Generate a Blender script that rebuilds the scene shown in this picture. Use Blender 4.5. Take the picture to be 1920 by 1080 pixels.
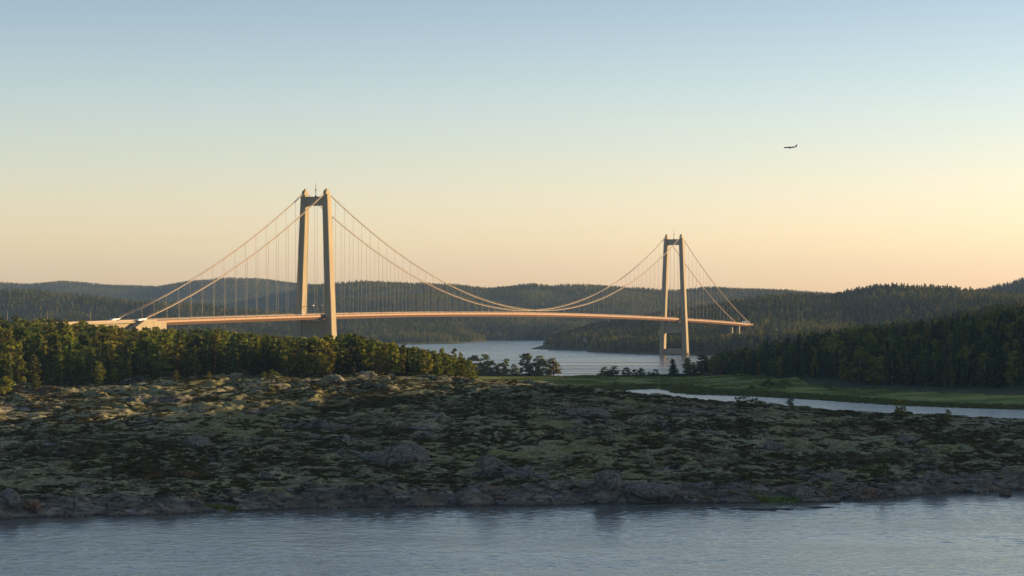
import bpy, bmesh, math, random
import numpy as np
from math import radians as R, sin, cos, pi, atan2, sqrt
from mathutils import Vector, Matrix
random.seed(7); rng = np.random.default_rng(7)
S = bpy.context.scene
for o in list(bpy.data.objects): bpy.data.objects.remove(o)

# ------------------------------------------------------------------ camera
FPX = 3971.0; HY = 594.0; CAMZ = 57.0          # focal length and horizon of the 1920 px photo
cam = bpy.data.cameras.new('camera'); cam.lens = 36*FPX/1920; cam.sensor_width = 36
cam.clip_start = 1; cam.clip_end = 60000
co = bpy.data.objects.new('camera', cam); S.collection.objects.link(co)
co.location = (0, 0, CAMZ); co.rotation_euler = (R(90) + math.atan((HY-540)/FPX), 0, 0)
S.camera = co
# ------------------------------------------------------------------ light
SUN_AZ = 73.0; SUN_EL = 9.0                      # azimuth to the right of the view direction
W = bpy.data.worlds.new('World'); S.world = W; W.use_nodes = True
nt = W.node_tree; nt.nodes.clear()
sky = nt.nodes.new('ShaderNodeTexSky'); sky.sky_type = 'NISHITA'; sky.sun_disc = False
sky.sun_elevation = R(SUN_EL); sky.sun_rotation = R(SUN_AZ)
sky.altitude = 0; sky.air_density = 1.0; sky.dust_density = 1.0; sky.ozone_density = 1.5
bg = nt.nodes.new('ShaderNodeBackground'); bg.inputs['Strength'].default_value = 0.108
wo = nt.nodes.new('ShaderNodeOutputWorld')
tc = nt.nodes.new('ShaderNodeTexCoord'); sx = nt.nodes.new('ShaderNodeSeparateXYZ'); nt.links.new(tc.outputs['Generated'], sx.inputs[0])
rp = nt.nodes.new('ShaderNodeValToRGB'); nt.links.new(sx.outputs['Z'], rp.inputs[0])   # a little warmer low down, bluer higher up, all round the horizon
e = rp.color_ramp.elements; e[0].position = 0; e[0].color = (1.32,1.02,.84,1); e[1].position = .16; e[1].color = (.62,.65,.76,1)
q = e.new(.05); q.color = (1.12,.93,.93,1); q = e.new(.10); q.color = (.88,.84,.92,1); q = e.new(.5); q.color = (.86,.80,.74,1)
mu = nt.nodes.new('ShaderNodeMix'); mu.data_type = 'RGBA'; mu.blend_type = 'MULTIPLY'; mu.inputs[0].default_value = 1
nt.links.new(sky.outputs[0], mu.inputs[6]); nt.links.new(rp.outputs[0], mu.inputs[7]); hs_ = nt.nodes.new('ShaderNodeHueSaturation'); hs_.inputs['Saturation'].default_value = .93; nt.links.new(mu.outputs[2], hs_.inputs['Color']); nt.links.new(hs_.outputs[0], bg.inputs[0]); nt.links.new(bg.outputs[0], wo.inputs[0])
sl = bpy.data.lights.new('sun', 'SUN'); sl.energy = 5.0; sl.angle = R(0.6); sl.color = (1.0, 0.66, 0.31)
so = bpy.data.objects.new('sun', sl); S.collection.objects.link(so); so.location = (800, 600, 500)
sd = Vector((sin(R(SUN_AZ))*cos(R(SUN_EL)), cos(R(SUN_AZ))*cos(R(SUN_EL)), sin(R(SUN_EL))))
so.rotation_euler = sd.to_track_quat('Z', 'Y').to_euler()
S.view_settings.view_transform = 'Standard'; S.view_settings.look = 'None'
S.view_settings.exposure = 1.34; S.view_settings.gamma = 1.0
S.cycles.max_bounces = 6; S.cycles.transparent_max_bounces = 8; S.cycles.volume_bounces = 0

# ------------------------------------------------------------------ helpers
def link(o, parent=None):
    S.collection.objects.link(o)
    if parent is not None: o.parent = parent
    return o
def tag(o, label=None, cat=None, group=None, kind=None):
    if label: o['label'] = label
    if cat: o['category'] = cat
    if group: o['group'] = group
    if kind: o['kind'] = kind
    return o
def empty(name, loc=(0,0,0), rz=0):
    o = bpy.data.objects.new(name, None); o.location = loc; o.rotation_euler = (0,0,rz)
    o.empty_display_size = 2
    return link(o)
def mesh_np(name, V, F, mats, parent=None, smooth=False, attrs=None):
    """V (n,3), F (m,k) arrays -> one mesh object"""
    V = np.asarray(V, np.float32); F = np.asarray(F, np.int32); k = F.shape[1]
    me = bpy.data.meshes.new(name)
    me.vertices.add(len(V)); me.vertices.foreach_set('co', V.ravel())
    me.loops.add(F.size); me.loops.foreach_set('vertex_index', F.ravel())
    me.polygons.add(len(F)); me.polygons.foreach_set('loop_start', np.arange(len(F), dtype=np.int32)*k)
    me.polygons.foreach_set('loop_total', np.full(len(F), k, np.int32))
    if smooth: me.polygons.foreach_set('use_smooth', np.ones(len(F), bool))
    me.update(calc_edges=True)
    for a, v in (attrs or {}).items():
        at = me.attributes.new(a, 'FLOAT', 'POINT'); at.data.foreach_set('value', np.asarray(v, np.float32).ravel())
    for m in (mats if isinstance(mats, (list, tuple)) else [mats]): me.materials.append(m)
    return link(bpy.data.objects.new(name, me), parent)
class MB:
    """collects simple solids into one mesh"""
    def __init__(s): s.v = []; s.f = []; s.mi = []; s.cur = 0
    def add(s, vs, fs):
        b = len(s.v); s.v += [tuple(p) for p in vs]
        for f in fs: s.f.append(tuple(b+i for i in f)); s.mi.append(s.cur)
    def box(s, x0, x1, y0, y1, z0, z1):
        s.add([(x0,y0,z0),(x1,y0,z0),(x1,y1,z0),(x0,y1,z0),(x0,y0,z1),(x1,y0,z1),(x1,y1,z1),(x0,y1,z1)],
              [(0,3,2,1),(4,5,6,7),(0,1,5,4),(1,2,6,5),(2,3,7,6),(3,0,4,7)])
    def loft(s, rings, cap=True):
        n = len(rings[0]); b = len(s.v)
        vs = [p for r in rings for p in r]; fs = []
        for i in range(len(rings)-1):
            for j in range(n):
                a = i*n+j; c = i*n+(j+1) % n
                fs.append((a, c, c+n, a+n))
        if cap: fs += [tuple(range(n))[::-1], tuple((len(rings)-1)*n+i for i in range(n))]
        s.add(vs, fs)
    def tube(s, pts, r, n=6):
        pts = [Vector(p) for p in pts]; rings = []
        rs = r if isinstance(r, (list, tuple)) else [r]*len(pts)
        for i, p in enumerate(pts):
            d = (pts[min(i+1, len(pts)-1)] - pts[max(i-1, 0)]).normalized()
            up = Vector((0,0,1)) if abs(d.z) < .95 else Vector((1,0,0))
            a = d.cross(up).normalized(); c = a.cross(d)
            rings.append([p + (a*cos(2*pi*k/n)+c*sin(2*pi*k/n))*rs[i] for k in range(n)])
        s.loft(rings)
    def build(s, name, mats, parent=None, smooth=False, bevel=0):
        me = bpy.data.meshes.new(name); me.from_pydata(s.v, [], s.f)
        for m in (mats if isinstance(mats, (list, tuple)) else [mats]): me.materials.append(m)
        me.polygons.foreach_set('material_index', s.mi)
        if smooth: me.polygons.foreach_set('use_smooth', [True]*len(s.f))
        bm = bmesh.new(); bm.from_mesh(me); bmesh.ops.recalc_face_normals(bm, faces=bm.faces); bm.to_mesh(me); bm.free()
        o = link(bpy.data.objects.new(name, me), parent)
        if bevel:
            md = o.modifiers.new('bevel', 'BEVEL'); md.width = bevel; md.segments = 2; md.limit_method = 'ANGLE'
        return o
# ------------------------------------------------------------------ noise
def _h(ix, iy, seed):
    h = (ix.astype(np.int64)*374761393 + iy.astype(np.int64)*668265263 + seed*2147483647) & 0xffffffff
    h = ((h ^ (h >> 13))*1274126177) & 0xffffffff
    return ((h ^ (h >> 16)) & 0xffff)/65536.0*2*pi
def perlin(x, y, seed=0):
    x = np.asarray(x, np.float64); y = np.asarray(y, np.float64)
    ix = np.floor(x); iy = np.floor(y); fx = x-ix; fy = y-iy
    def g(a, b):
        t = _h(ix+a, iy+b, seed); return np.cos(t)*(fx-a)+np.sin(t)*(fy-b)
    ux = fx*fx*fx*(fx*(fx*6-15)+10); uy = fy*fy*fy*(fy*(fy*6-15)+10)
    return ((g(0,0)*(1-ux)+g(1,0)*ux)*(1-uy)+(g(0,1)*(1-ux)+g(1,1)*ux)*uy)*1.5
def fbm(x, y, scale, octv=4, seed=0, gain=.5):
    s = 0; a = 1; t = 0
    for i in range(octv):
        s = s + a*perlin(x/scale*2**i, y/scale*2**i, seed+i*17); t += a; a *= gain
    return s/t
def sstep(a, b, x):
    t = np.clip((x-a)/(b-a), 0, 1); return t*t*(3-2*t)

# ------------------------------------------------------------------ the lie of the land
def PX(px, d): return (px-960)/FPX*d
def PZ(py, d): return CAMZ-(py-HY)*d/FPX
def D0(py): return CAMZ*FPX/(py-HY)                # distance of a point of the water line
near_shore = [(-7000,420),(-900,540),(-300,588),(-145,599),(-101,610),(-69,627),(-26,636),(23,645),(65,648.6),(100,654),
              (115,664),(136,684),(159,694),(200,703),(300,715),(430,700),(520,640),(700,560),(2000,500),(7000,420)]
lagoon = [(500,1010),(400,1000),(300,990),(200,1010),(150,1060),(120,1150),(95,1300),(84,1450),(80,1600),
          (87,1652),(100,1668),(116,1684),(124,1640),(122,1590),(132,1560),(150,1545),(169,1529),(200,1475),(251,1362),(314,1301),(450,1262),(500,1200)]
W1 = near_shore + [(7000,180),(-7000,180)]
W3 = lagoon
channel = [(-1500,2450),(-330,2290),(-215,2110),(-150,2085),(-110,2050),(-90,2010),(-60,1992),(-20,1990),(40,1986),(44,1950),(52,1948),(55,1984),(90,1984),(150,2000),
           (183,2120),(300,2200),(400,2500),(450,3000),(420,3190),(300,3196),(262,3206),(222,3250),(175,3320),(121,3429),(127,3592),(95,3640),(42,3710),(30,3740),(60,3850),
           (64,4300),(70,4700),(90,5144),(60,5160),(-30,5150),(-75,5144),(-78,4990),(-50,4920),(-70,4850),(-114,4526),(-235,4438),(-600,4400),(-1500,4250)]
def seg_dist(x, y, poly, closed=True):
    best = np.full(x.shape, 1e18); n = len(poly)
    for i in range(n if closed else n-1):
        ax, ay = poly[i]; bx, by = poly[(i+1) % n]; dx, dy = bx-ax, by-ay
        t = np.clip(((x-ax)*dx+(y-ay)*dy)/(dx*dx+dy*dy), 0, 1)
        best = np.minimum(best, (x-ax-t*dx)**2+(y-ay-t*dy)**2)
    return np.sqrt(best)
def inside(x, y, poly):
    c = np.zeros(x.shape, bool); n = len(poly)
    for i in range(n):
        ax, ay = poly[i]; bx, by = poly[(i+1) % n]
        if ay == by: continue
        c ^= ((ay > y) != (by > y)) & (x < (bx-ax)*(y-ay)/(by-ay)+ax)
    return c
def shore_dist(x, y):
    """+ on land, - in water"""
    s = np.full(x.shape, 1e9)
    for P in (W1, channel, W3):
        d = seg_dist(x, y, P); s = np.minimum(s, np.where(inside(x, y, P), -d, d))
    return s
# control points of the near land  (X, Y, Z)
CP = []
for px, y, d in [(-300,710,1000),(0,712,1000),(200,706,1000),(500,704,980),(700,704,970),(860,707,960),(930,716,940),(1000,722,920),(1170,736,900),(1300,751,880),
                 (1400,759,870),(1500,766,865),(1600,773,860),(1700,779,855),(1800,783,850),(1920,787,845),(2150,794,845)]:
    X = PX(px, d); Z = PZ(y, d)-.6
    CP += [(X, d, Z)]
    k = X/d; sh = 600+40*min(1, max(0, (X+150)/150)) + (50 if X > 100 else 0)
    for f, g in ((.12, .20), (.35, .42), (.65, .72)): CP.append((k*(sh+(d-sh)*f), sh+(d-sh)*f, Z*g))
for X, Y, Z in [(-320,1150,30),(-200,1150,27),(-100,1150,25),(-40,1120,21),(20,1100,15),(80,1060,10),(160,960,8),(240,940,6),(320,930,5),
                (-420,1400,36),(-250,1400,30),(-120,1400,26),(-40,1350,12),(30,1300,5),(60,1500,3),
                (-500,1700,36),(-300,1700,27),(-180,1700,21),(-90,1650,11),(0,1650,3),(60,1750,2),
                (-500,1950,30),(-260,1950,17),(-160,1990,10),(-60,1930,3),(40,1900,2),(120,1850,2.2),(160,1750,2.2),(180,1600,1.5),
                (200,1950,4),(260,1620,3),(300,1480,3),(370,1400,4),(470,1350,8),
                (250,2000,12),(320,1850,24),(420,1800,36),(520,1850,55),(300,1650,9),(380,1560,13),(450,1520,22),(600,1500,50),
                (350,2150,10),(480,2200,40),(600,2200,60),(-700,900,20),(-700,1400,35),(-700,1900,30),(520,1000,2),(700,1100,2)]:
    CP.append((X, Y, Z))
CP = np.array(CP, float)
def _U(r2): return .5*r2*np.log(r2+1e-9)
_n = len(CP); _s = 1000.0; _c = CP[:, :2]/_s
_K = _U(((_c[:, None]-_c[None])**2).sum(2)) + np.eye(_n)*2e-4
_P = np.c_[np.ones(_n), _c]; _A = np.block([[_K, _P], [_P.T, np.zeros((3,3))]])
_w = np.linalg.solve(_A, np.r_[CP[:, 2], 0, 0, 0])
def tps(x, y):
    x = x/_s; y = y/_s; r = _w[_n]+_w[_n+1]*x+_w[_n+2]*y
    for i in range(_n): r = r+_w[i]*_U((x-_c[i,0])**2+(y-_c[i,1])**2)
    return r
def ridge_pts(pts, tree):                      # (px, py, d) of the tree-top skyline -> crest X, Y, Z of the ground
    a = np.array([(PX(p, d), d, PZ(q, d)-tree) for p, q, d in pts]); return a[np.argsort(a[:,0])]
RID = []   # (crest array, front width, back width)
R1 = ridge_pts([(-900,545,8600),(-400,535,8600),(0,529,8600),(60,532,8600),(120,527,8600),(200,534.5,8600),(300,537,8600),(360,527,8600),(430,521,8600),(490,522,8600),(560,531,8600),(640,536,8600),
                (800,545,8600),(1200,548,8600),(1600,552,8600),(2000,548,8600),(2800,545,8600)], 8)
RID.append((R1, 1300, 900, 30))
R2 = ridge_pts([(300,590,6600),(520,545,6600),(600,534,6600),(680,528.5,6600),(740,532,6600),(800,533,6600),(860,537,6600),(920,539.5,6600),(960,534,6600),(1000,529.5,6600),(1040,533,6600),
                (1100,531,6600),(1160,536,6600),(1220,543,6600),(1280,543,6600),(1340,539,6600),(1400,542,6600),(1470,544,6600),(1530,549,6600),(1620,553,6600),(1900,560,6600),(2400,560,6600)], 9)
RID.append((R2, 900, 700, 40))
R3 = ridge_pts([(380,592,5700),(560,566,5700),(700,556,5700),(800,549,5700),(900,557,5700),(980,574,5700),(1060,586,5700),(1150,600,5700),(1300,610,5700)], 10)
RID.append((R3, 420, 500, 15))
R3b = ridge_pts([(900,600,5900),(1000,590,5900),(1100,565,5900),(1180,556,5900),(1260,560,5900),(1350,566,5900),(1500,580,5900)], 10)
RID.append((R3b, 450, 400, 15))
R4 = ridge_pts([(-900,520,4950),(-400,534,4950),(0,542,4950),(90,546,4950),(150,552,4950),(250,560,4950),(330,567,4950),(400,573,4950),(480,580,4950),(560,586,4950),(650,592,4950),(750,600,4950),(830,606,4950),
                (880,613,4950),(908,629,4950),(940,650,4950)], 13)
RID.append((R4, 300, 330, 12))
R5 = ridge_pts([(990,660,4100),(1020,634,4100),(1060,618,4100),(1100,608,4100),(1150,600,4100),(1200,592,4100),(1240,583,4100),(1290,577,4100),(1340,570,4100),(1380,562,4100),(1430,555,4100),
                (1500,552,4150),(1560,547,4200),(1600,538,4200),(1660,532,4200),(1710,533,4200),(1760,535,4200),(1800,541,4200),(1850,545,4200),(1950,550,4200),(2200,545,4200),(2800,550,4200)], 14)
RID.append((R5, 420, 500, 15))
R7 = ridge_pts([(1600,600,5600),(1760,556,5600),(1830,542,5600),(1880,530,5600),(1920,520,5600),(2050,498,5600),(2300,500,5600),(2900,540,5600)], 12)
RID.append((R7, 500, 500, 20))
R8 = ridge_pts([(1340,622,2950),(1400,594,2950),(1450,585,2950),(1520,582,2950),(1580,591,2950),(1650,597,2950),(1740,597,2950),(1800,582,2950),(1860,574,2950),(1920,570,2950),(2100,560,2950),(2500,540,2950)], 16)
RID.append((R8, 330, 400, 12))
# the high wooded hill standing to the right, outside the frame: it keeps the low sun off the near shore
HILL_Y = np.array([500, 640, 760, 880, 1049, 1100, 1291, 1370, 1596, 1800, 2075, 2200, 2500, 3000])
HILL_Z = np.array([60, 142, 166, 182, 172, 150, 130, 114, 130, 128, 112, 100, 80, 20.])
def big_hill(x, y):
    hz = np.interp(y, HILL_Y, HILL_Z, left=0, right=0); off = x-720
    return hz*np.exp(-(off/np.where(off < 0, 165, 330))**2)
def smax(a, b, k): return np.maximum(a, b)+k*.25*np.maximum(1-np.abs(a-b)/k, 0)**2
def relief(x, y):
    far = 3+fbm(x, y, 700, 3, 5)*8
    h = far
    for cr, wf, wb, rough in RID:
        d0 = cr[0,1]
        zc = np.interp(x/np.maximum(y, 500)*d0*.5+x*.5, cr[:,0], cr[:,2], left=cr[0,2], right=cr[-1,2])
        yc = np.interp(x, cr[:,0], cr[:,1]); t = (y-yc+fbm(x, y, wf*1.2, 3, int(d0))*wf*.18)
        s = np.exp(-(t/np.where(t < 0, wf, wb))**2)
        v = zc*s + fbm(x, y, wf*.7, 4, int(d0)+3)*rough*s*(1-.75*np.exp(-(t/(wf*.35))**2))
        h = smax(h, np.where(zc > 0, v, -5), 10)
    h = smax(h, 45*np.exp(-(((x-414)/75)**2+((y-3630)/75)**2)**1.5), 8)
    n = tps(np.clip(x, -700, 620), np.clip(y, 560, 2200))
    wgt = sstep(2350, 2000, y)*sstep(760, 520, x)*sstep(-1100, -700, x)
    h = h*(1-wgt)+n*wgt
    wb = sstep(1.0, 1.06, (x+40)/np.maximum(.245*y, 1))
    return np.where(y < 4400, smax(h, big_hill(x, y), 6), h)
def cam_bank(y): return 55.2*np.exp(-(y/62.)**2)
def terrain(x, y, detail=False):
    x = np.atleast_1d(np.asarray(x, float)); y = np.atleast_1d(np.asarray(y, float))
    sdist = shore_dist(x, y)
    sdn = sdist + fbm(x, y, 26, 4, 41)*5*sstep(700, 640, y-.3*np.maximum(x,0)+0*y) + fbm(x, y, 60, 3, 44)*2
    h = relief(x, y)
    fore = ((y < 1100) & (y > 500))
    slope = np.where(fore & (x < 540), .55*np.exp(np.clip(fbm(x, y*.3, 42, 3, 301)*2.6, -1.5, .75)), np.where(y < 2250, .12, .3)); slope = slope+(.9-slope)*sstep(400, 520, x)*(y < 2600)
    cap = np.where(sdn > 0, sdn*slope, sdn*.25)
    h = np.minimum(h, np.maximum(cap, -6))
    h = np.where(y < 420, np.maximum(h, cam_bank(y)-1.5*0), h)
    return h, sdn
XH0, XH1, YH0, YH1 = -270., 290., 588., 1062.
def heath(x, y):
    x = np.atleast_1d(np.asarray(x, float)); y = np.atleast_1d(np.asarray(y, float))
    h, sdn = terrain(x, y)
    e = np.minimum(np.minimum(x-XH0, XH1-x), np.minimum(y-YH0, YH1-y)); fade = sstep(0, 14, e)
    land = sstep(0, 9, sdn)
    wx = x+fbm(x, y, 30, 3, 71)*14; wy = y+fbm(x, y, 30, 3, 72)*14
    hum = fbm(wx, wy*1.2, 52, 3, 11)*3.0 + fbm(wx, wy*1.1, 19, 3, 12)*2.2 - .6
    calm = 1-.62*sstep(780, 850, y)*sstep(25, 70, x); hum = hum*calm
    n1 = fbm(wx, wy*1.3, 24, 4, 13, .55)
    knoll = sstep(.12, .30, n1)*1.1 + sstep(.30, .40, n1)*.9
    n2 = fbm(wx*.9+300, wy*1.4, 9, 3, 14)
    slab = sstep(.14, .3, n2)*.4
    small = sstep(4, 22, sdn)*fbm(x, y, 5.0, 4, 15, .5)*.5 + np.abs(fbm(x, y, 1.9, 3, 16, .55))*.26
    near = sstep(30, 3, sdn)                     # broken rock along the water
    q1 = fbm(x*.55+y*.25, y*1.5-x*.2, 9, 3, 17, .5); q2 = fbm(x*.5, y*1.6, 4.5, 3, 18, .5)
    shore = near*sstep(-2, 3, sdn)*(sstep(-.05,.05,q1)*.9 + sstep(.18,.25,q1)*.8 + sstep(.02,.08,q2)*.45 + np.abs(fbm(x, y, 2.6, 3, 20))*.12 - .5)
    h2 = h + fade*land*(hum*.8*sstep(2, 40, sdn)+knoll*calm*sstep(3, 22, sdn)+slab+small) + fade*shore*1.25
    # low flat rocks in the water
    for cx, cy, rx, ry, hz in ((74,627.5,9.5,1.8,.75),(92,633,5.5,1.1,.35),(60,629.5,3,1,.3)):
        q = ((x-cx)/rx)**2+((y-cy)/ry)**2+fbm(x, y, 3, 3, 19)*.8
        h2 = np.maximum(h2, np.where(q < 3, hz*(1.0-q), -9))
    grassy = [(80.5,652.5,8,3.4),(132,700,9,4),(-86,623,6,3),(120,727,10,5)]
    g = np.zeros_like(h2)
    for cx, cy, rx, ry in grassy: g = np.maximum(g, 1-((x-cx)/rx)**2-((y-cy)/ry)**2)
    g = np.clip(g*2.5, 0, 1)
    h2 = h2*(1-g)+g*np.minimum(h2, .55+.05*np.maximum(sdn, 0))
    return h2, sdn, n1, n2, g
def hit(px, py, y0=590., y1=7000.):
    """first ground point seen at a pixel of the photo"""
    Y = np.r_[np.arange(y0, 1100, .5), np.arange(1100, 2400, 2), np.arange(2400, y1, 8)]; X = (px-960)/FPX*Y; ray = CAMZ-(py-HY)*Y/FPX
    z = ground(X, Y); k = np.argmax(z >= ray)
    return (X[k], Y[k], z[k]) if (z >= ray).any() else (X[-1], Y[-1], z[-1])
def ground(X, Y):
    X = np.atleast_1d(np.asarray(X, float)); Y = np.atleast_1d(np.asarray(Y, float))
    z = terrain(X, Y)[0]; m = (X > XH0) & (X < XH1) & (Y > YH0) & (Y < YH1)
    if m.any(): z[m] = heath(X[m], Y[m])[0]
    return np.maximum(z, 0)

# ------------------------------------------------------------------ materials
SPEC = .12
def mat(name):
    m = bpy.data.materials.new(name); m.use_nodes = True; n = m.node_tree; n.nodes.clear()
    out = n.nodes.new('ShaderNodeOutputMaterial'); return m, n, out
def N(n, t, **kw):
    o = n.nodes.new(t)
    if t == 'ShaderNodeBsdfPrincipled': o.inputs['Specular IOR Level'].default_value = SPEC
    for k, v in kw.items():
        if k in o.inputs.keys(): o.inputs[k].default_value = v
        else: setattr(o, k, v)
    return o
def ramp(n, fac, stops, interp='LINEAR'):
    r = n.nodes.new('ShaderNodeValToRGB'); r.color_ramp.interpolation = interp
    e = r.color_ramp.elements
    e[0].position = stops[0][0]; e[0].color = (*stops[0][1], 1); e[1].position = stops[-1][0]; e[1].color = (*stops[-1][1], 1)
    for p, c in stops[1:-1]:
        q = e.new(p); q.color = (*c, 1)
    n.links.new(fac, r.inputs[0]); return r
def g3(v): return (v, v, v)
def noise(n, vec, scale, detail=4, rough=.55, dist=0):
    t = N(n, 'ShaderNodeTexNoise'); t.inputs['Scale'].default_value = scale; t.inputs['Detail'].default_value = detail
    t.inputs['Roughness'].default_value = rough; t.inputs['Distortion'].default_value = dist
    n.links.new(vec, t.inputs['Vector']); return t
def mixc(n, fac, a, b, mode='MIX'):
    m = n.nodes.new('ShaderNodeMix'); m.data_type = 'RGBA'; m.blend_type = mode
    for s, v in ((0, fac), (6, a), (7, b)):
        if hasattr(v, 'is_output') or hasattr(v, 'links'): n.links.new(v, m.inputs[s])
        elif s == 0: m.inputs[0].default_value = v
        else: m.inputs[s].default_value = (*v, 1)
    return m.outputs[2]
def mathn(n, op, a, b=0.0, clamp=False):
    m = n.nodes.new('ShaderNodeMath'); m.operation = op; m.use_clamp = clamp
    for i, v in enumerate((a, b)):
        if hasattr(v, 'links'): n.links.new(v, m.inputs[i])
        else: m.inputs[i].default_value = v
    return m.outputs[0]
def pos(n): return n.nodes.new('ShaderNodeNewGeometry').outputs['Position']
def stretch(n, vec, s):
    m = n.nodes.new('ShaderNodeMapping'); m.inputs['Scale'].default_value = s; n.links.new(vec, m.inputs[0]); return m.outputs[0]

def plain(name, col, rough=.7, metal=0., var=.18, scale=.6, streak=False):
    m, n, out = mat(name); p = N(n, 'ShaderNodeBsdfPrincipled', Roughness=rough, Metallic=metal)
    v = pos(n)
    if streak: v = stretch(n, v, (1, 1, .12))
    t = noise(n, v, scale, 5)
    c = ramp(n, t.outputs[0], [(.25, tuple(x*(1-var) for x in col)), (.75, tuple(min(1, x*(1+var)) for x in col))])
    n.links.new(c.outputs[0], p.inputs['Base Color']); n.links.new(p.outputs[0], out.inputs[0]); return m
M = {}
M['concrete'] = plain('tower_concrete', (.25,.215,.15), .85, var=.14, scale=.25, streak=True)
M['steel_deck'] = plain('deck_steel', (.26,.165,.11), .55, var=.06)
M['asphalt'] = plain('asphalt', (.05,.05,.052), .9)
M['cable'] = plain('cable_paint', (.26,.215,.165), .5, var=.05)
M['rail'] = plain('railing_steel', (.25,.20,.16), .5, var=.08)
M['dark'] = plain('dark_metal', (.05,.05,.055), .5)
M['jet'] = plain('backlit_jet_black_paint', (.03,.033,.04), .5)  # backlit shade of the airplane put into its colour; the black car shares it
M['white'] = plain('white_paint', (.75,.75,.72), .6, var=.05)
M['roofm'] = plain('roof_felt', (.08,.06,.055), .8)
M['pale'] = plain('pale_steel', (.55,.57,.58), .5, var=.05)

def crack(n, v, sc, col):
    w = N(n, 'ShaderNodeTexNoise'); w.inputs['Scale'].default_value = .6; n.links.new(v, w.inputs['Vector'])
    vv = n.nodes.new('ShaderNodeVectorMath'); vv.operation = 'MULTIPLY_ADD'; n.links.new(w.outputs['Color'], vv.inputs[0]); vv.inputs[1].default_value = (2.2,2.2,2.2); n.links.new(v, vv.inputs[2])
    t = n.nodes.new('ShaderNodeTexVoronoi'); t.feature = 'DISTANCE_TO_EDGE'; t.inputs['Scale'].default_value = sc; n.links.new(stretch(n, vv.outputs[0], (.6,1.,1.6)), t.inputs['Vector'])
    r = ramp(n, t.outputs['Distance'], [(.0, g3(.85)), (.055, g3(0))]); return mixc(n, r.outputs[0], col, (.012,.012,.012))
def rock_mat(name, a, b, sc=.8):
    m, n, out = mat(name); p = N(n, 'ShaderNodeBsdfPrincipled', Roughness=.9); v = pos(n)
    t = noise(n, v, sc, 8, .7); c = ramp(n, t.outputs[0], [(.3, a), (.5, tuple((x+y)/2 for x, y in zip(a, b))), (.72, b)])
    t3 = noise(n, v, .22, 3, .5); c2 = mixc(n, ramp(n, t3.outputs[0], [(.55, g3(0)), (.75, g3(.45))]).outputs[0], c.outputs[0], (.12,.075,.045))
    t2 = noise(n, v, 2.6, 6, .65); l = ramp(n, t2.outputs[0], [(.56, g3(0)), (.66, g3(.6))])
    c3 = mixc(n, l.outputs[0], c2, (.24,.26,.20))
    c3 = crack(n, v, .27, c3); n.links.new(c3, p.inputs['Base Color'])
    bp = N(n, 'ShaderNodeBump', Strength=.7, Distance=.25); n.links.new(t.outputs[0], bp.inputs['Height']); n.links.new(bp.outputs[0], p.inputs['Normal'])
    n.links.new(p.outputs[0], out.inputs[0]); return m
M['rock'] = rock_mat('granite', (.022,.022,.021), (.19,.187,.175))
M['rock_red'] = rock_mat('red_granite', (.06,.035,.024), (.17,.115,.08))

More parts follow.
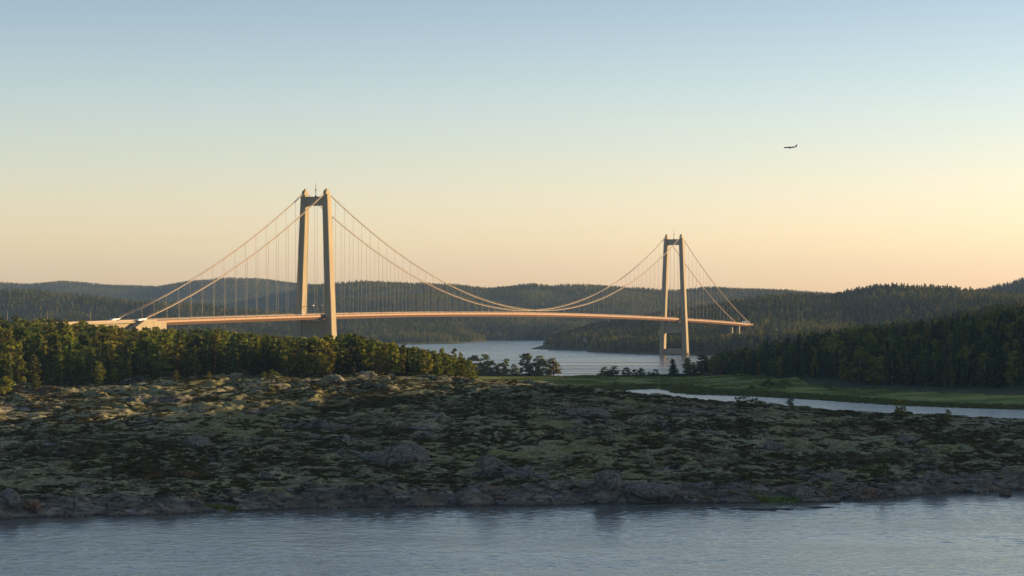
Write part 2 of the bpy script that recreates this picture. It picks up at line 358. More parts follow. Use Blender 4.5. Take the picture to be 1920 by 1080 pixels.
def heath_mat():
    m, n, out = mat('lichen_heath'); p = N(n, 'ShaderNodeBsdfPrincipled', Roughness=.95); v = pos(n)
    def attr(nm):
        a = n.nodes.new('ShaderNodeAttribute'); a.attribute_name = nm; return a.outputs['Fac']
    fine = noise(n, v, .9, 8, .75); huge = noise(n, v, .021, 4, .6, .4); tiny = noise(n, v, .3, 4, .6)
    mid = noise(n, stretch(n, v, (1,1.15,1)), .075, 8, .66, .5); big = noise(n, v, .022, 4, .55)
    vfine = noise(n, v, 2.2, 4, .7)
    # lichen carpet: pale grey green to yellow green
    lich = ramp(n, fine.outputs[0], [(.28, (.055,.054,.032)), (.46, (.16,.157,.10)), (.62, (.29,.285,.19)), (.78, (.46,.455,.33))])
    lich2 = mixc(n, ramp(n, big.outputs[0], [(.42, g3(0)), (.62, g3(.75))]).outputs[0], lich.outputs[0], (.15,.145,.045))
    # heather and crowberry: dark
    heat = ramp(n, vfine.outputs[0], [(.3, (.009,.012,.005)), (.5, (.030,.034,.012)), (.72, (.075,.078,.026))])
    heat2 = mixc(n, ramp(n, noise(n, v, .05, 3).outputs[0], [(.5, g3(0)), (.68, g3(.8))]).outputs[0], heat.outputs[0], (.075,.042,.018))
    f = mathn(n, 'ADD', mathn(n, 'MULTIPLY', mid.outputs[0], .55), mathn(n, 'MULTIPLY', mathn(n, 'SUBTRACT', fine.outputs[0], .5), .45))
    f = mathn(n, 'ADD', f, mathn(n, 'MULTIPLY', huge.outputs[0], .35)); f = mathn(n, 'ADD', f, mathn(n, 'MULTIPLY', tiny.outputs[0], .1))
    f = mathn(n, 'ADD', f, mathn(n, 'MULTIPLY', attr('veg'), .5))
    fr = ramp(n, f, [(.45, g3(0)), (.57, g3(1))])
    c = mixc(n, fr.outputs[0], heat2, lich2)
    # bare rock
    rk = ramp(n, noise(n, stretch(n, v, (.35,.8,1.6)), .4, 7, .62, .3).outputs[0], [(.30, (.028,.028,.026)), (.48, (.085,.083,.076)), (.68, (.21,.20,.185))])
    warm = ramp(n, noise(n, v, .13, 3).outputs[0], [(.5, g3(0)), (.7, g3(.6))])
    wf = mathn(n, 'MULTIPLY', warm.outputs[0], mathn(n, 'ADD', attr('shore'), .15, True))
    rk2 = mixc(n, wf, rk.outputs[0], (.14,.098,.062))
    rf2 = crack(n, v, .13, rk2); rk2 = rf2
    rf = mathn(n, 'ADD', attr('rock'), mathn(n, 'MULTIPLY', mathn(n, 'SUBTRACT', noise(n, v, .5, 5, .7).outputs[0], .5), 1.3))
    rr = ramp(n, rf, [(.46, g3(0)), (.60, g3(1))])
    c = mixc(n, rr.outputs[0], c, rk2)
    c = mixc(n, attr('wet'), c, (.022,.021,.021))
    c = mixc(n, attr('grass'), c, mixc(n, fine.outputs[0], (.04,.075,.012), (.12,.17,.03)))
    n.links.new(c, p.inputs['Base Color'])
    h = mathn(n, 'ADD', mathn(n, 'MULTIPLY', fine.outputs[0], .6), mathn(n, 'MULTIPLY', vfine.outputs[0], .4))
    bp = N(n, 'ShaderNodeBump', Strength=1.0, Distance=.5); n.links.new(mathn(n, 'SUBTRACT', 1.0, mathn(n, 'MULTIPLY', rr.outputs[0], .75)), bp.inputs['Strength']); n.links.new(h, bp.inputs['Height']); n.links.new(bp.outputs[0], p.inputs['Normal'])
    n.links.new(p.outputs[0], out.inputs[0]); return m
M['heath'] = heath_mat()
def ground_mat(name, cols, sc):
    m, n, out = mat(name); p = N(n, 'ShaderNodeBsdfPrincipled', Roughness=.95); v = pos(n)
    t = noise(n, v, sc, 6, .65); c = ramp(n, t.outputs[0], cols)
    n.links.new(c.outputs[0], p.inputs['Base Color']); n.links.new(p.outputs[0], out.inputs[0]); return m
M['floor'] = ground_mat('forest_floor', [(.3, (.02,.028,.012)), (.55, (.04,.05,.02)), (.75, (.07,.07,.03))], .03)
M['meadow'] = ground_mat('meadow_grass', [(.36, (.045,.08,.012)), (.5, (.10,.145,.024)), (.62, (.20,.20,.045))], .022)

def leaf_mat(name, ca, cb, cc, trans=.35, posn=.004):
    m, n, out = mat(name); v = pos(n)
    oi = n.nodes.new('ShaderNodeObjectInfo')
    t = noise(n, v, .5, 2, .5); f = mathn(n, 'ADD', mathn(n, 'MULTIPLY', oi.outputs['Random'], .72), mathn(n, 'MULTIPLY', t.outputs[0], .28))
    c = ramp(n, f, [(.15, ca), (.45, cb), (.85, cc)])
    d = N(n, 'ShaderNodeBsdfDiffuse'); tr = N(n, 'ShaderNodeBsdfTranslucent')
    n.links.new(c.outputs[0], d.inputs[0]); tc = mixc(n, .5, c.outputs[0], (.16,.15,.02)); n.links.new(tc, tr.inputs[0])
    mx = N(n, 'ShaderNodeMixShader'); mx.inputs[0].default_value = trans
    n.links.new(d.outputs[0], mx.inputs[1]); n.links.new(tr.outputs[0], mx.inputs[2]); n.links.new(mx.outputs[0], out.inputs[0]); return m
M['pine'] = leaf_mat('pine_needles', (.025,.042,.012), (.07,.09,.02), (.16,.15,.03), .3)
M['spruce'] = leaf_mat('spruce_needles', (.016,.038,.013), (.032,.066,.019), (.058,.100,.026), .25)
M['birch'] = leaf_mat('birch_leaves', (.03,.065,.014), (.085,.13,.02), (.21,.205,.03), .4)
M['far_birch'] = leaf_mat('far_sunlit_crowns', (.07,.09,.025), (.12,.135,.035), (.18,.17,.045), .35)  # brighter birch copy: sunlit gold of the far ridges put into the leaf colour
M['shrub'] = leaf_mat('shrub_leaves', (.03,.05,.014), (.05,.075,.02), (.09,.11,.028), .35)
M['tuft'] = leaf_mat('heather_tufts', (.016,.019,.009), (.035,.038,.014), (.07,.062,.022), .15)
M['lichen'] = leaf_mat('lichen_cushions', (.16,.157,.10), (.28,.275,.185), (.42,.415,.30), .05)
M['grassm'] = leaf_mat('shore_grass', (.05,.09,.015), (.09,.13,.022), (.16,.19,.035), .4)
M['reed'] = leaf_mat('reeds', (.04,.07,.018), (.065,.10,.025), (.12,.14,.04), .4)
M['bark'] = plain('bark', (.10,.07,.05), .95, var=.4, scale=2)
M['pine_bark'] = plain('pine_bark', (.20,.10,.055), .95, var=.4, scale=2)
M['birch_bark'] = plain('birch_bark', (.26,.24,.21), .9, var=.5, scale=2)

def water_mat(name, base, rough, layers, streak=0):
    m, n, out = mat(name); p = N(n, 'ShaderNodeBsdfPrincipled', IOR=1.333); p.inputs['Specular IOR Level'].default_value = .5
    p.inputs['Base Color'].default_value = (*base, 1); p.inputs['Roughness'].default_value = rough; v = pos(n); last = None
    patch = ramp(n, noise(n, stretch(n, v, (.45,1.6,1)), .02, 4, .6, .3).outputs[0], [(.36, g3(.62)), (.6, g3(1))])
    for sc, st, dist, sx in layers:
        t = noise(n, stretch(n, v, sx), sc, 5, .62, .4)
        b = N(n, 'ShaderNodeBump', Distance=dist); n.links.new(t.outputs[0], b.inputs['Height'])
        n.links.new(mathn(n, 'MULTIPLY', patch.outputs[0], st), b.inputs['Strength'])
        if last is not None: n.links.new(last, b.inputs['Normal'])
        last = b.outputs[0]
    if streak:
        s = ramp(n, noise(n, stretch(n, v, (.12,1,1)), .02, 5, .6, .2).outputs[0], [(.35, g3(rough*.35)), (.65, g3(rough*1.3))])
        n.links.new(s.outputs[0], p.inputs['Roughness'])
    if last is not None: n.links.new(last, p.inputs['Normal'])
    n.links.new(p.outputs[0], out.inputs[0]); return m
M['water'] = water_mat('sea_water', (.09,.10,.102), .05, [(1.0, 1., .12, (1,.6,1))])
M['channel'] = water_mat('channel_water', (.03,.045,.06), .28, [(.08, .7, 1.2, (.5,1,1))], 1)
M['lagoon'] = water_mat('lagoon_water', (.02,.03,.035), .22, [(.25, 1., .6, (.6,1,1)), (.9, 1., .2, (.6,1,1))])

# ------------------------------------------------------------------ land and water sheets
def patch(name, xs, ys, mats, hole=None, fn=None, mi=None):
    X, Y = np.meshgrid(xs, ys); x = X.ravel(); y = Y.ravel()
    r = (fn or (lambda a, b: terrain(a, b)))(x, y); z = r[0]
    nx, ny = len(xs), len(ys)
    i = (np.arange(ny-1)[:, None]*nx+np.arange(nx-1)[None]).ravel()
    F = np.c_[i, i+1, i+1+nx, i+nx]
    cx = (x[F[:,0]]+x[F[:,2]])/2; cy = (y[F[:,0]]+y[F[:,2]])/2
    keep = np.ones(len(F), bool)
    if hole: keep = ~((cx > hole[0]) & (cx < hole[1]) & (cy > hole[2]) & (cy < hole[3]))
    zz = z[F]; keep &= ~(zz.max(1) < -5.5)        # the flat sea bed far out is never seen
    F = F[keep]
    return x, y, z, r, F, cx[keep], cy[keep]
xs = np.arange(XH0, XH1+.01, .56); ys = np.arange(YH0, YH1+.01, .6667); ys[-1] = YH1; xs[-1] = XH1
x, y, z, r, F, _, _ = patch('rocky_heath', xs, ys, None, fn=heath)
sdn, n1, n2, gr = r[1], r[2], r[3], r[4]
Zg = z.reshape(len(ys), len(xs)); gy, gx = np.gradient(Zg, .6667, .56); sl_ = np.sqrt(gx**2+gy**2).ravel()
big_out = fbm(x+50, y*1.2, 34, 4, 91)
rock = np.clip(sstep(.55, 1.15, sl_)*.55 + sstep(22+26*fbm(x, y, 30, 3, 93), 2, sdn)*.72 + sstep(.22, .42, big_out)*.62 + sstep(.3, .5, n1)*.1, 0, 1)
def blur(a, k):
    c = np.cumsum(np.pad(a, ((0,0),(k+1,k)), 'edge'), 1); a = (c[:,2*k+1:]-c[:,:-2*k-1])/(2*k+1)
    c = np.cumsum(np.pad(a, ((k+1,k),(0,0)), 'edge'), 0); return (c[2*k+1:]-c[:-2*k-1])/(2*k+1)
PATCH = [(120,850,150,24,-1),(480,872,150,24,-1),(330,835,80,14,-1),(640,800,70,12,-1),(60,742,90,10,-1),(660,880,60,14,-1),(1540,862,120,12,-1),(1250,800,120,9,-1),(900,757,260,7,-1),(850,905,110,10,-1),
  (1700,860,110,12,-1),(1330,900,90,10,-1),(1080,812,90,8,-1),(1430,800,100,8,-1),(250,900,120,12,-1),
  (400,790,230,20,1),(575,885,110,20,1),(190,872,110,12,1),(900,800,160,10,1),(1010,845,170,16,1),(1240,880,110,12,1),(150,775,120,10,1),(760,835,110,10,1),(1400,830,110,10,1),(1620,822,130,10,1),(1750,835,120,9,1),(100,915,90,12,1),(720,925,70,10,1)]
pat = np.zeros_like(z); wxx = x+fbm(x, y, 16, 4, 201)*11; wyy = y+fbm(x, y, 16, 4, 202)*13
for px_, py_, w_, h_, sg in PATCH:
    a0 = hit(px_, py_, 600); a1 = hit(px_, py_+h_, 600); a2 = hit(px_, py_-h_, 600); ry = max(4., (a2[1]-a1[1])/2); rx = w_*a0[1]/FPX
    q = ((wxx-a0[0])/rx)**2+((wyy-a0[1])/ry)**2; pat += sg*np.exp(-q**1.5)
for px_, py_, w_, h_ in [(750,852,95,16),(1100,785,110,9),(790,812,70,6),(1450,880,60,8),(1560,902,100,10),(300,745,110,5),(60,770,90,6),(920,875,60,14),(1200,908,150,18),(1700,815,60,5),(1830,890,110,12),(1350,772,90,5),(560,760,90,4),(130,935,120,14),(700,935,150,10),(1000,925,140,14)]:
    a0 = hit(px_, py_, 600); a1 = hit(px_, py_+h_, 600); a2 = hit(px_, py_-h_, 600); ry = max(3., (a2[1]-a1[1])/2); rx = w_*a0[1]/FPX
    rock = np.clip(rock+.55*np.exp(-(((wxx-a0[0])/rx)**2+((wyy-a0[1])/ry)**2)**1.5), 0, 1)
conv = (Zg-blur(Zg, 12)).ravel()                  # rises carry lichen, hollows heather
veg = np.clip(conv*.22, -.22, .2) + fbm(x, y*1.1, 55, 3, 94)*.26 + fbm(x, y*1.2, 14, 2, 95)*.08 - sstep(.25, .6, gy.ravel())*.06 + np.clip(pat, -1, 1)*.27
wet = sstep(.55, .12, z)
shr = sstep(34, 8, sdn)
ho = mesh_np('rocky_heath', np.c_[x, y, z], F, M['heath'], smooth=True, attrs={'rock': rock, 'veg': veg, 'wet': wet, 'shore': shr, 'grass': gr})
tag(ho, kind='structure')
xs = np.unique(np.r_[np.arange(-710, XH0, 11), np.linspace(XH0, XH1, 41), np.arange(XH1+11, 700, 11), 700, XH0, XH1])
ys = np.unique(np.r_[-100, np.arange(-90, 560, 12), np.linspace(565, YH0, 3), np.linspace(YH0, YH1, 36), np.arange(YH1+9, 2200, 9), 2200])
x, y, z, r, F, cx, cy = patch('ground', xs, ys, None, hole=(XH0, XH1, YH0, YH1))
MEADOW = [(-45,1560),(20,1480),(70,1500),(200,1380),(330,1290),(450,1255),(440,1360),(420,1372),(330,1440),(300,1500),(240,1640),(225,1760),(215,1950),(150,2000),(40,1990),(-90,2010),(-70,1900)]
inm = inside(cx, cy, MEADOW)
go = mesh_np('ground', np.c_[x, y, z], F, [M['floor'], M['meadow']], smooth=True)
go.data.polygons.foreach_set('material_index', inm.astype(np.int32)); tag(go, kind='structure')
def grow(a, b, s0, k):
    r = [a]; s = s0
    while r[-1] < b: r.append(r[-1]+s); s *= k
    r[-1] = b; return np.array(r)
xs = np.unique(np.r_[-(grow(710, 9000, 22, 1.03))[::-1], np.linspace(-710, 700, 60), grow(700, 9000, 22, 1.03)])
ys = np.unique(np.r_[-1500, -800, -400, np.linspace(-100, 2200, 90), np.arange(2222, 5300, 22), grow(5300, 16000, 28, 1.02)])
x, y, z, r, F, _, _ = patch('hills', xs, ys, None, hole=(-710, 700, -100, 2200))
tag(mesh_np('hills', np.c_[x, y, z], F, M['floor'], smooth=True), kind='structure')
def sheet(name, x0, x1, y0, y1, z, m):
    b = MB(); b.add([(x0,y0,z),(x1,y0,z),(x1,y1,z),(x0,y1,z)], [(0,1,2,3)]); return tag(b.build(name, m), kind='structure')
# the three waters meet under land
WX0, WX1, WY0, WY1 = -230., 250., 420., 716.
wx_ = np.unique(np.r_[-9000, -3000, -1000, np.arange(WX0, WX1, .42), WX1, 1000, 3000, 9000]); wy_ = np.unique(np.r_[-200, 0, 200, np.arange(WY0, WY1, .55), WY1, 760, 800])
gx_, gy_ = np.meshgrid(wx_, wy_); gx_ = gx_.ravel(); gy_ = gy_.ravel()
ed_ = sstep(0, 14, np.minimum(np.minimum(gx_-WX0, WX1-gx_), np.minimum(gy_-WY0, WY1-gy_)))
gust = .55+.45*sstep(-.25, .25, fbm(gx_*.5, gy_*1.4, 60, 3, 402))
rx_ = gx_*.94+gy_*.34; ry_ = gy_*.94-gx_*.34
wv = (fbm(rx_*.55, ry_, 2.6, 3, 400, .6)*.17 + fbm(gx_*.6+9, gy_, 6.5, 2, 401)*.10)*ed_*gust
nn_ = len(wx_); i_ = (np.arange(len(wy_)-1)[:, None]*nn_+np.arange(nn_-1)[None]).ravel()
tag(mesh_np('water', np.c_[gx_, gy_, wv], np.c_[i_, i_+1, i_+1+nn_, i_+nn_], M['water'], smooth=True), kind='structure')
lp = MB(); pts = [(560,900),(9000,860),(9000,1750),(140,1750),(40,1750),(0,1000),(250,850)]
lp.add([(a, b, 0) for a, b in pts], [tuple(range(7))]); tag(lp.build('lagoon_water', M['lagoon']), kind='structure')
sheet('channel_water', -9000, 9000, 1800, 6200, 0, M['channel'])
sheet('sea_bed', -30000, 30000, -3000, 60000, -6.4, M['floor'])

# ------------------------------------------------------------------ the bridge (local x along the deck, y to its left, z up)
BT = np.array([-190.7, 2057.0]); BU = np.array([.359, .9333]); BRZ = atan2(BU[1], BU[0])
SP = 1210.0; TEND = 1655.0
_t = [-560,-420,-310,-222,-70,0,110,246,510,605,819,1109,1210,1276,1500,1596,1640]
_z = [51.0,54.1,55.2,56.2,59.2,60.2,61.6,62.5,62.7,62.6,60.9,57.3,55.6,54.4,49.3,47.0,45.6]
_pf = np.polyfit(np.array(_t)/1000., _z, 5)
def deck_z(t): return float(np.polyval(_pf, t/1000.)) - 1.3
def bw(t, y, z=0): return (BT[0]+BU[0]*t-BU[1]*y, BT[1]+BU[1]*t+BU[0]*y, z)
bridge = empty('suspension_bridge', (BT[0], BT[1], 0), BRZ)
tag(bridge, 'long suspension bridge with two tall concrete towers and sunlit orange deck over the channel', 'bridge')
def make_tower(t0, name_label, bar):
    tw = bpy.data.objects.new('tower', None); link(tw, bridge); tw.location = (t0, 0, 0); tw['label'] = name_label
    H = 176.0
    def cy(z): return 18.2-6.7*z/H
    def hw(z): return (7.4-1.6*z/H)/2
    def hl(z): return (12.2-3.6*z/H)/2
    for s in (-1, 1):
        m = MB(); rings = []
        for z in (0, 9, 20, 40, 60, 90, 120, 150, 172):
            c, a, b, k = s*cy(z), hw(z), hl(z), .5
            rings.append([(-b+k,c-a,z),(b-k,c-a,z),(b,c-a+k,z),(b,c+a-k,z),(b-k,c+a,z),(-b+k,c+a,z),(-b,c+a-k,z),(-b,c-a+k,z)])
        m.loft(rings)
        c = s*cy(174); a = hw(174); b = hl(174)
        # shoulder sloping towards the inside, then the cable saddle housing
        m.loft([[(-b,c-a,172),(b,c-a,172),(b,c+a,172),(-b,c+a,172)],
                [(-b+.4,c-a+(1.6 if s > 0 else .2),176),(b-.4,c-a+(1.6 if s > 0 else .2),176),(b-.4,c+a-(1.6 if s < 0 else .2),176),(-b+.4,c+a-(1.6 if s < 0 else .2),176)]])
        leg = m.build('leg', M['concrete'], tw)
        m = MB(); c = s*11.5
        m.loft([[(x, c+dy, z) for x, z in ((-4.6,176),(-3.9,178.6),(-1.6,180.2),(1.6,180.2),(3.9,178.6),(4.6,176))] for dy in (-1.5, 1.5)])
        m.box(-1.2,1.2,c-.6,c+.6,180,181.6)
        m.build('saddle_housing', M['concrete'], tw)
        m = MB(); m.box(-8.3,8.3,s*cy(0)-6,s*cy(0)+6,-6,.9); m.build('footing', M['concrete'], tw, bevel=.3)
    def beam(z0, z1, fil, lx, nm='cross_beam'):
        m = MB(); y1 = cy((z0+z1)/2)-hw(z0)+.6; prof = []
        prof += [(-y1, z1), (y1, z1)]
        for k in range(5):
            a = k/4*pi/2; prof.append((y1-fil*(1-cos(a))*1.0, z0-fil*(1-sin(a))))
        for k in range(5):
            a = (1-k/4)*pi/2; prof.append((-y1+fil*(1-cos(a)), z0-fil*(1-sin(a))))
        m.loft([[(dx, y, z) for y, z in prof] for dx in (-lx, lx)]); m.build(nm, M['concrete'], tw)
    beam(165, 173.6, 2.2, 3.4); beam(deck_z(t0)-21.5, deck_z(t0)-6.2, 1.0, 4.0); beam(1.0, 9.0, .8, 4.4)
    m = MB(); m.tube([(0,0,173),(0,0,181),(0,0,187.5)], [.35,.28,.12], 6); m.tube([(0,0,179.5),(0,0,181.5)], .6, 6)
    m.box(-.8,.8,-.8,.8,173.4,174.8); m.build('aircraft_warning_mast', M['dark'], tw)
    for s in (-1, 1):   # platform railings on the tower top
        m = MB(); yy = s*8.6
        for x in (-3,0,3): m.box(x-.07,x+.07,yy-.07,yy+.07,173.5,174.8)
        m.box(-3.1,3.1,yy-.06,yy+.06,174.75,174.9); m.build('top_railing', M['rail'], tw)
    if bar:
        m = MB(); z = deck_z(t0)+8.2; m.box(-.2,.2,-13,13,z,z+.45)
        for y in (-9.5,-4,4,9.5): m.box(-.12,.12,y-.12,y+.12,z-.9,z)
        m.build('sign_beam', M['dark'], tw)
        for y in (-7,3):
            m = MB(); m.box(-.7,.7,y-1.0,y+1.0,z+.46,z+1.5); m.build('floodlight', M['white'], tw)
    z = deck_z(t0)-6.2
    for s in (-1,1):
        m = MB(); m.box(-2,2,s*8-1.2,s*8+1.2,z,z+1.8); m.build('deck_bearing', M['pale'], tw)
    return tw
make_tower(0, 'nearer and taller looking concrete tower on the left, rising out of the woods', True)
make_tower(SP, 'farther tower on the right, standing at the water line', False)
# deck: streamlined steel box, road on top, railings
ts = list(np.arange(-316, TEND+1, 14.0)); ts[-1] = TEND
def section(t, pts): z = deck_z(t); return [(t, y, z+h) for y, h in pts]
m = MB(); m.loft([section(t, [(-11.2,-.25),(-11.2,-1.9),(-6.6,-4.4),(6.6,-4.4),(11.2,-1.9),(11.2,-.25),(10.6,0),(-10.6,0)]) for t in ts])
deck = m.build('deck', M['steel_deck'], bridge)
m = MB(); m.loft([section(t, [(-9,.004),(9,.004),(9,.05),(-9,.05)]) for t in ts]); m.build('roadway', M['asphalt'], deck)
for s in (-1, 1):
    m = MB(); y0, y1 = s*10.55-.06, s*10.55+.06
    for h in (.35,.75,1.25):
        m.loft([section(t, [(y0,h-.06),(y1,h-.06),(y1,h+.06),(y0,h+.06)]) for t in ts])
    for t in np.arange(-314, TEND, 4.0):
        z = deck_z(t); m.box(t-.09,t+.09,y0,y1,z,z+1.25)
    m.build('railing', M['rail'], deck)
    m = MB(); y = s*9.3
    m.loft([section(t, [(y-.15,.45),(y+.15,.45),(y+.15,.85),(y-.15,.85)]) for t in ts]); m.build('crash_barrier', M['rail'], deck)
# approach viaduct to the left: deeper concrete girder on piers
tv = list(np.arange(-690, -315, 15.)) + [-316.2]
m = MB(); m.loft([section(t, [(-10.8,-.2),(-10.8,-1.3),(-8.6,-1.9),(-8.0,-5.6),(8.0,-5.6),(8.6,-1.9),(10.8,-1.3),(10.8,-.2),(10.4,0),(-10.4,0)]) for t in tv])
via = m.build('approach_viaduct', M['concrete'], bridge)
for s in (-1, 1):
    m = MB(); y = s*10.4
    m.loft([section(t, [(y-.14,.0),(y+.14,.0),(y+.14,.8),(y-.14,.8)]) for t in tv])
    for t in np.arange(-688, -317, 4.0):
        z = deck_z(t); m.box(t-.08,t+.08,y-.08,y+.08,z+.8,z+1.25)
    m.build('parapet', M['rail'], via)
for t in (-400, -460, -520, -600):
    m = MB(); z = deck_z(t)-5.6
    for s in (-1,1): m.loft([[(t-1.6,s*5-1.5,zz),(t+1.6,s*5-1.5,zz),(t+1.6,s*5+1.5,zz),(t-1.6,s*5+1.5,zz)] for zz in (5, z)])
    m.build('pier', M['concrete'], via)
for t, yy in ((1560,0),):
    m = MB(); z = deck_z(t)-4.4
    for s in (-1,1): m.loft([[(t-1.8*k,s*6-2.4*k,zz),(t+1.8*k,s*6-2.4*k,zz),(t+1.8*k,s*6+2.4*k,zz),(t-1.8*k,s*6+2.4*k,zz)] for zz, k in ((-2,1.25),(z,1))])
    m.build('pier', M['concrete'], bridge)
m = MB(); z = deck_z(TEND); m.loft([[(1638, y, zb), (1672, y, zb), (1672, y, z+.8), (1655.3, y, z+.8), (1655.3, y, z-4.45), (1638, y, z-4.45)] for y, zb in ((-13,18),(13,18))]); m.build('abutment', M['concrete'], bridge)
# anchorages on the left bank: sloping blocks under the cable ends
for s in (-1, 1):
    m = MB(); c = s*14.0; zt = deck_z(-330)
    prof = [(-312,zt-1.4),(-312,zt-24),(-396,zt-30),(-396,zt-14.5),(-372,zt-9.5),(-346,zt+.6),(-332,zt+.2)]
    m.loft([[(x, c+dy, z) for x, z in prof] for dy in (-2.9, 2.9)]); m.build('anchorage', M['concrete'], bridge, bevel=.25)
    m = MB(); m.loft([[(x, c-s*1.6+dy, z) for x, z in ((-353,zt+.2),(-341,zt+.2),(-338,zt+2.2),(-350,zt+1.6))] for dy in (-1.7,1.7)])
    m.build('cable_entry_hood', M['pale'], bridge)
# main cables
ZT = 178.4
def cable_z(t):
    if t < 0:
        x = -t/338.; return ZT+(deck_z(-338)+2.2-ZT)*x-4*11*x*(1-x)
    if t > SP:
        L = 1612-SP; x = (t-SP)/L; return ZT+(deck_z(1612)+1.2-ZT)*x-4*9*x*(1-x)
    zc = deck_z(605)+3.3; x = (t-SP/2)/(SP/2); return zc+(ZT-zc)*x*x
def cable_y(t):
    return 11.5 if 0 <= t <= SP else 11.5+(1.2*min(1, -t/338.) if t < 0 else 0)
hl_t = [-20.2*k for k in range(1, 16)] + [20.2*k for k in range(1, 60)] + [SP+20.2*k for k in range(1, 19)]
for s in (-1, 1):
    m = MB(); tt = np.r_[np.linspace(-338, 0, 40), np.linspace(0, SP, 130)[1:], np.linspace(SP, 1612, 40)[1:]]
    tc = sorted(set(list(tt)+[a+d for a in hl_t for d in (-.95,-.7,.7,.95)]))     # clamps: short thicker collars of the cable
    rc = [.58 if min(abs(t-a) for a in hl_t) < .75 else .44 for t in tc]
    m.tube([(t, s*cable_y(t), cable_z(t)) for t in tc], rc, 8)
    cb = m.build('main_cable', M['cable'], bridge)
    for d in (-.6, .6):
        m = MB(); m.tube([(t, s*cable_y(t)+d, cable_z(t)+1.35) for t in tt if not (abs(t) < 2 or abs(t-SP) < 2)], .07, 4)
        m.build('hand_rope', M['cable'], cb)
hang = []
for s in (-1, 1):
    for t in hl_t:
        z0 = deck_z(t)+.0; z1 = cable_z(t)-.4
        if z1-z0 > .8:
            P = bw(t, s*11.35); hang.append(((z1-z0)/P[1], t, s, z0, z1))
hang.sort(reverse=True); rest = MB()
for k, (q, t, s, z0, z1) in enumerate(hang):
    m = MB() if k < 100 else rest
    y = s*cable_y(t); m.tube([(t, s*11.3, z0-.6), (t, y, z1)], .13, 5); m.box(t-.35,t+.35,s*11.3-.25,s*11.3+.25,z0-.9,z0+.3)
    if k < 100: m.build('hanger', M['cable'], bridge)
tag(rest.build('short_hangers', M['cable'], bridge), kind='stuff')
# ------------------------------------------------------------------ trees
def leaf_cloud(C, n, size, rs, flat=.0):
    """n leaf-clump faces round each centre C=(x,y,z,radius) -> verts, quads"""
    V = []; F = []
    for cx, cy, cz, cr in C:
        k = max(3, int(n*cr*cr))
        d = rs.normal(size=(k,3)); d /= np.linalg.norm(d, axis=1)[:,None]; r = cr*rs.uniform(.35,1.08,k)[:,None]
        p = np.array([cx,cy,cz])+d*r*np.array([1,1,.8])
        a = rs.normal(size=(k,3)); a /= np.linalg.norm(a, axis=1)[:,None]
        nn = d*.8+rs.normal(size=(k,3))*.55; b = np.cross(nn, a); b /= np.linalg.norm(b, axis=1)[:,None]+1e-6; a = np.cross(b, nn); a /= np.linalg.norm(a, axis=1)[:,None]+1e-6
        s = size*rs.uniform(.55,1.3,k)[:,None]; base = len(V)*4
        q = np.stack([p-a*s, p-b*s*.55+a*s*.1, p+a*s, p+b*s*.6], 1)
        V.append(q.reshape(-1,3))
    V = np.concatenate(V); F = np.arange(len(V)).reshape(-1,4); return V, F
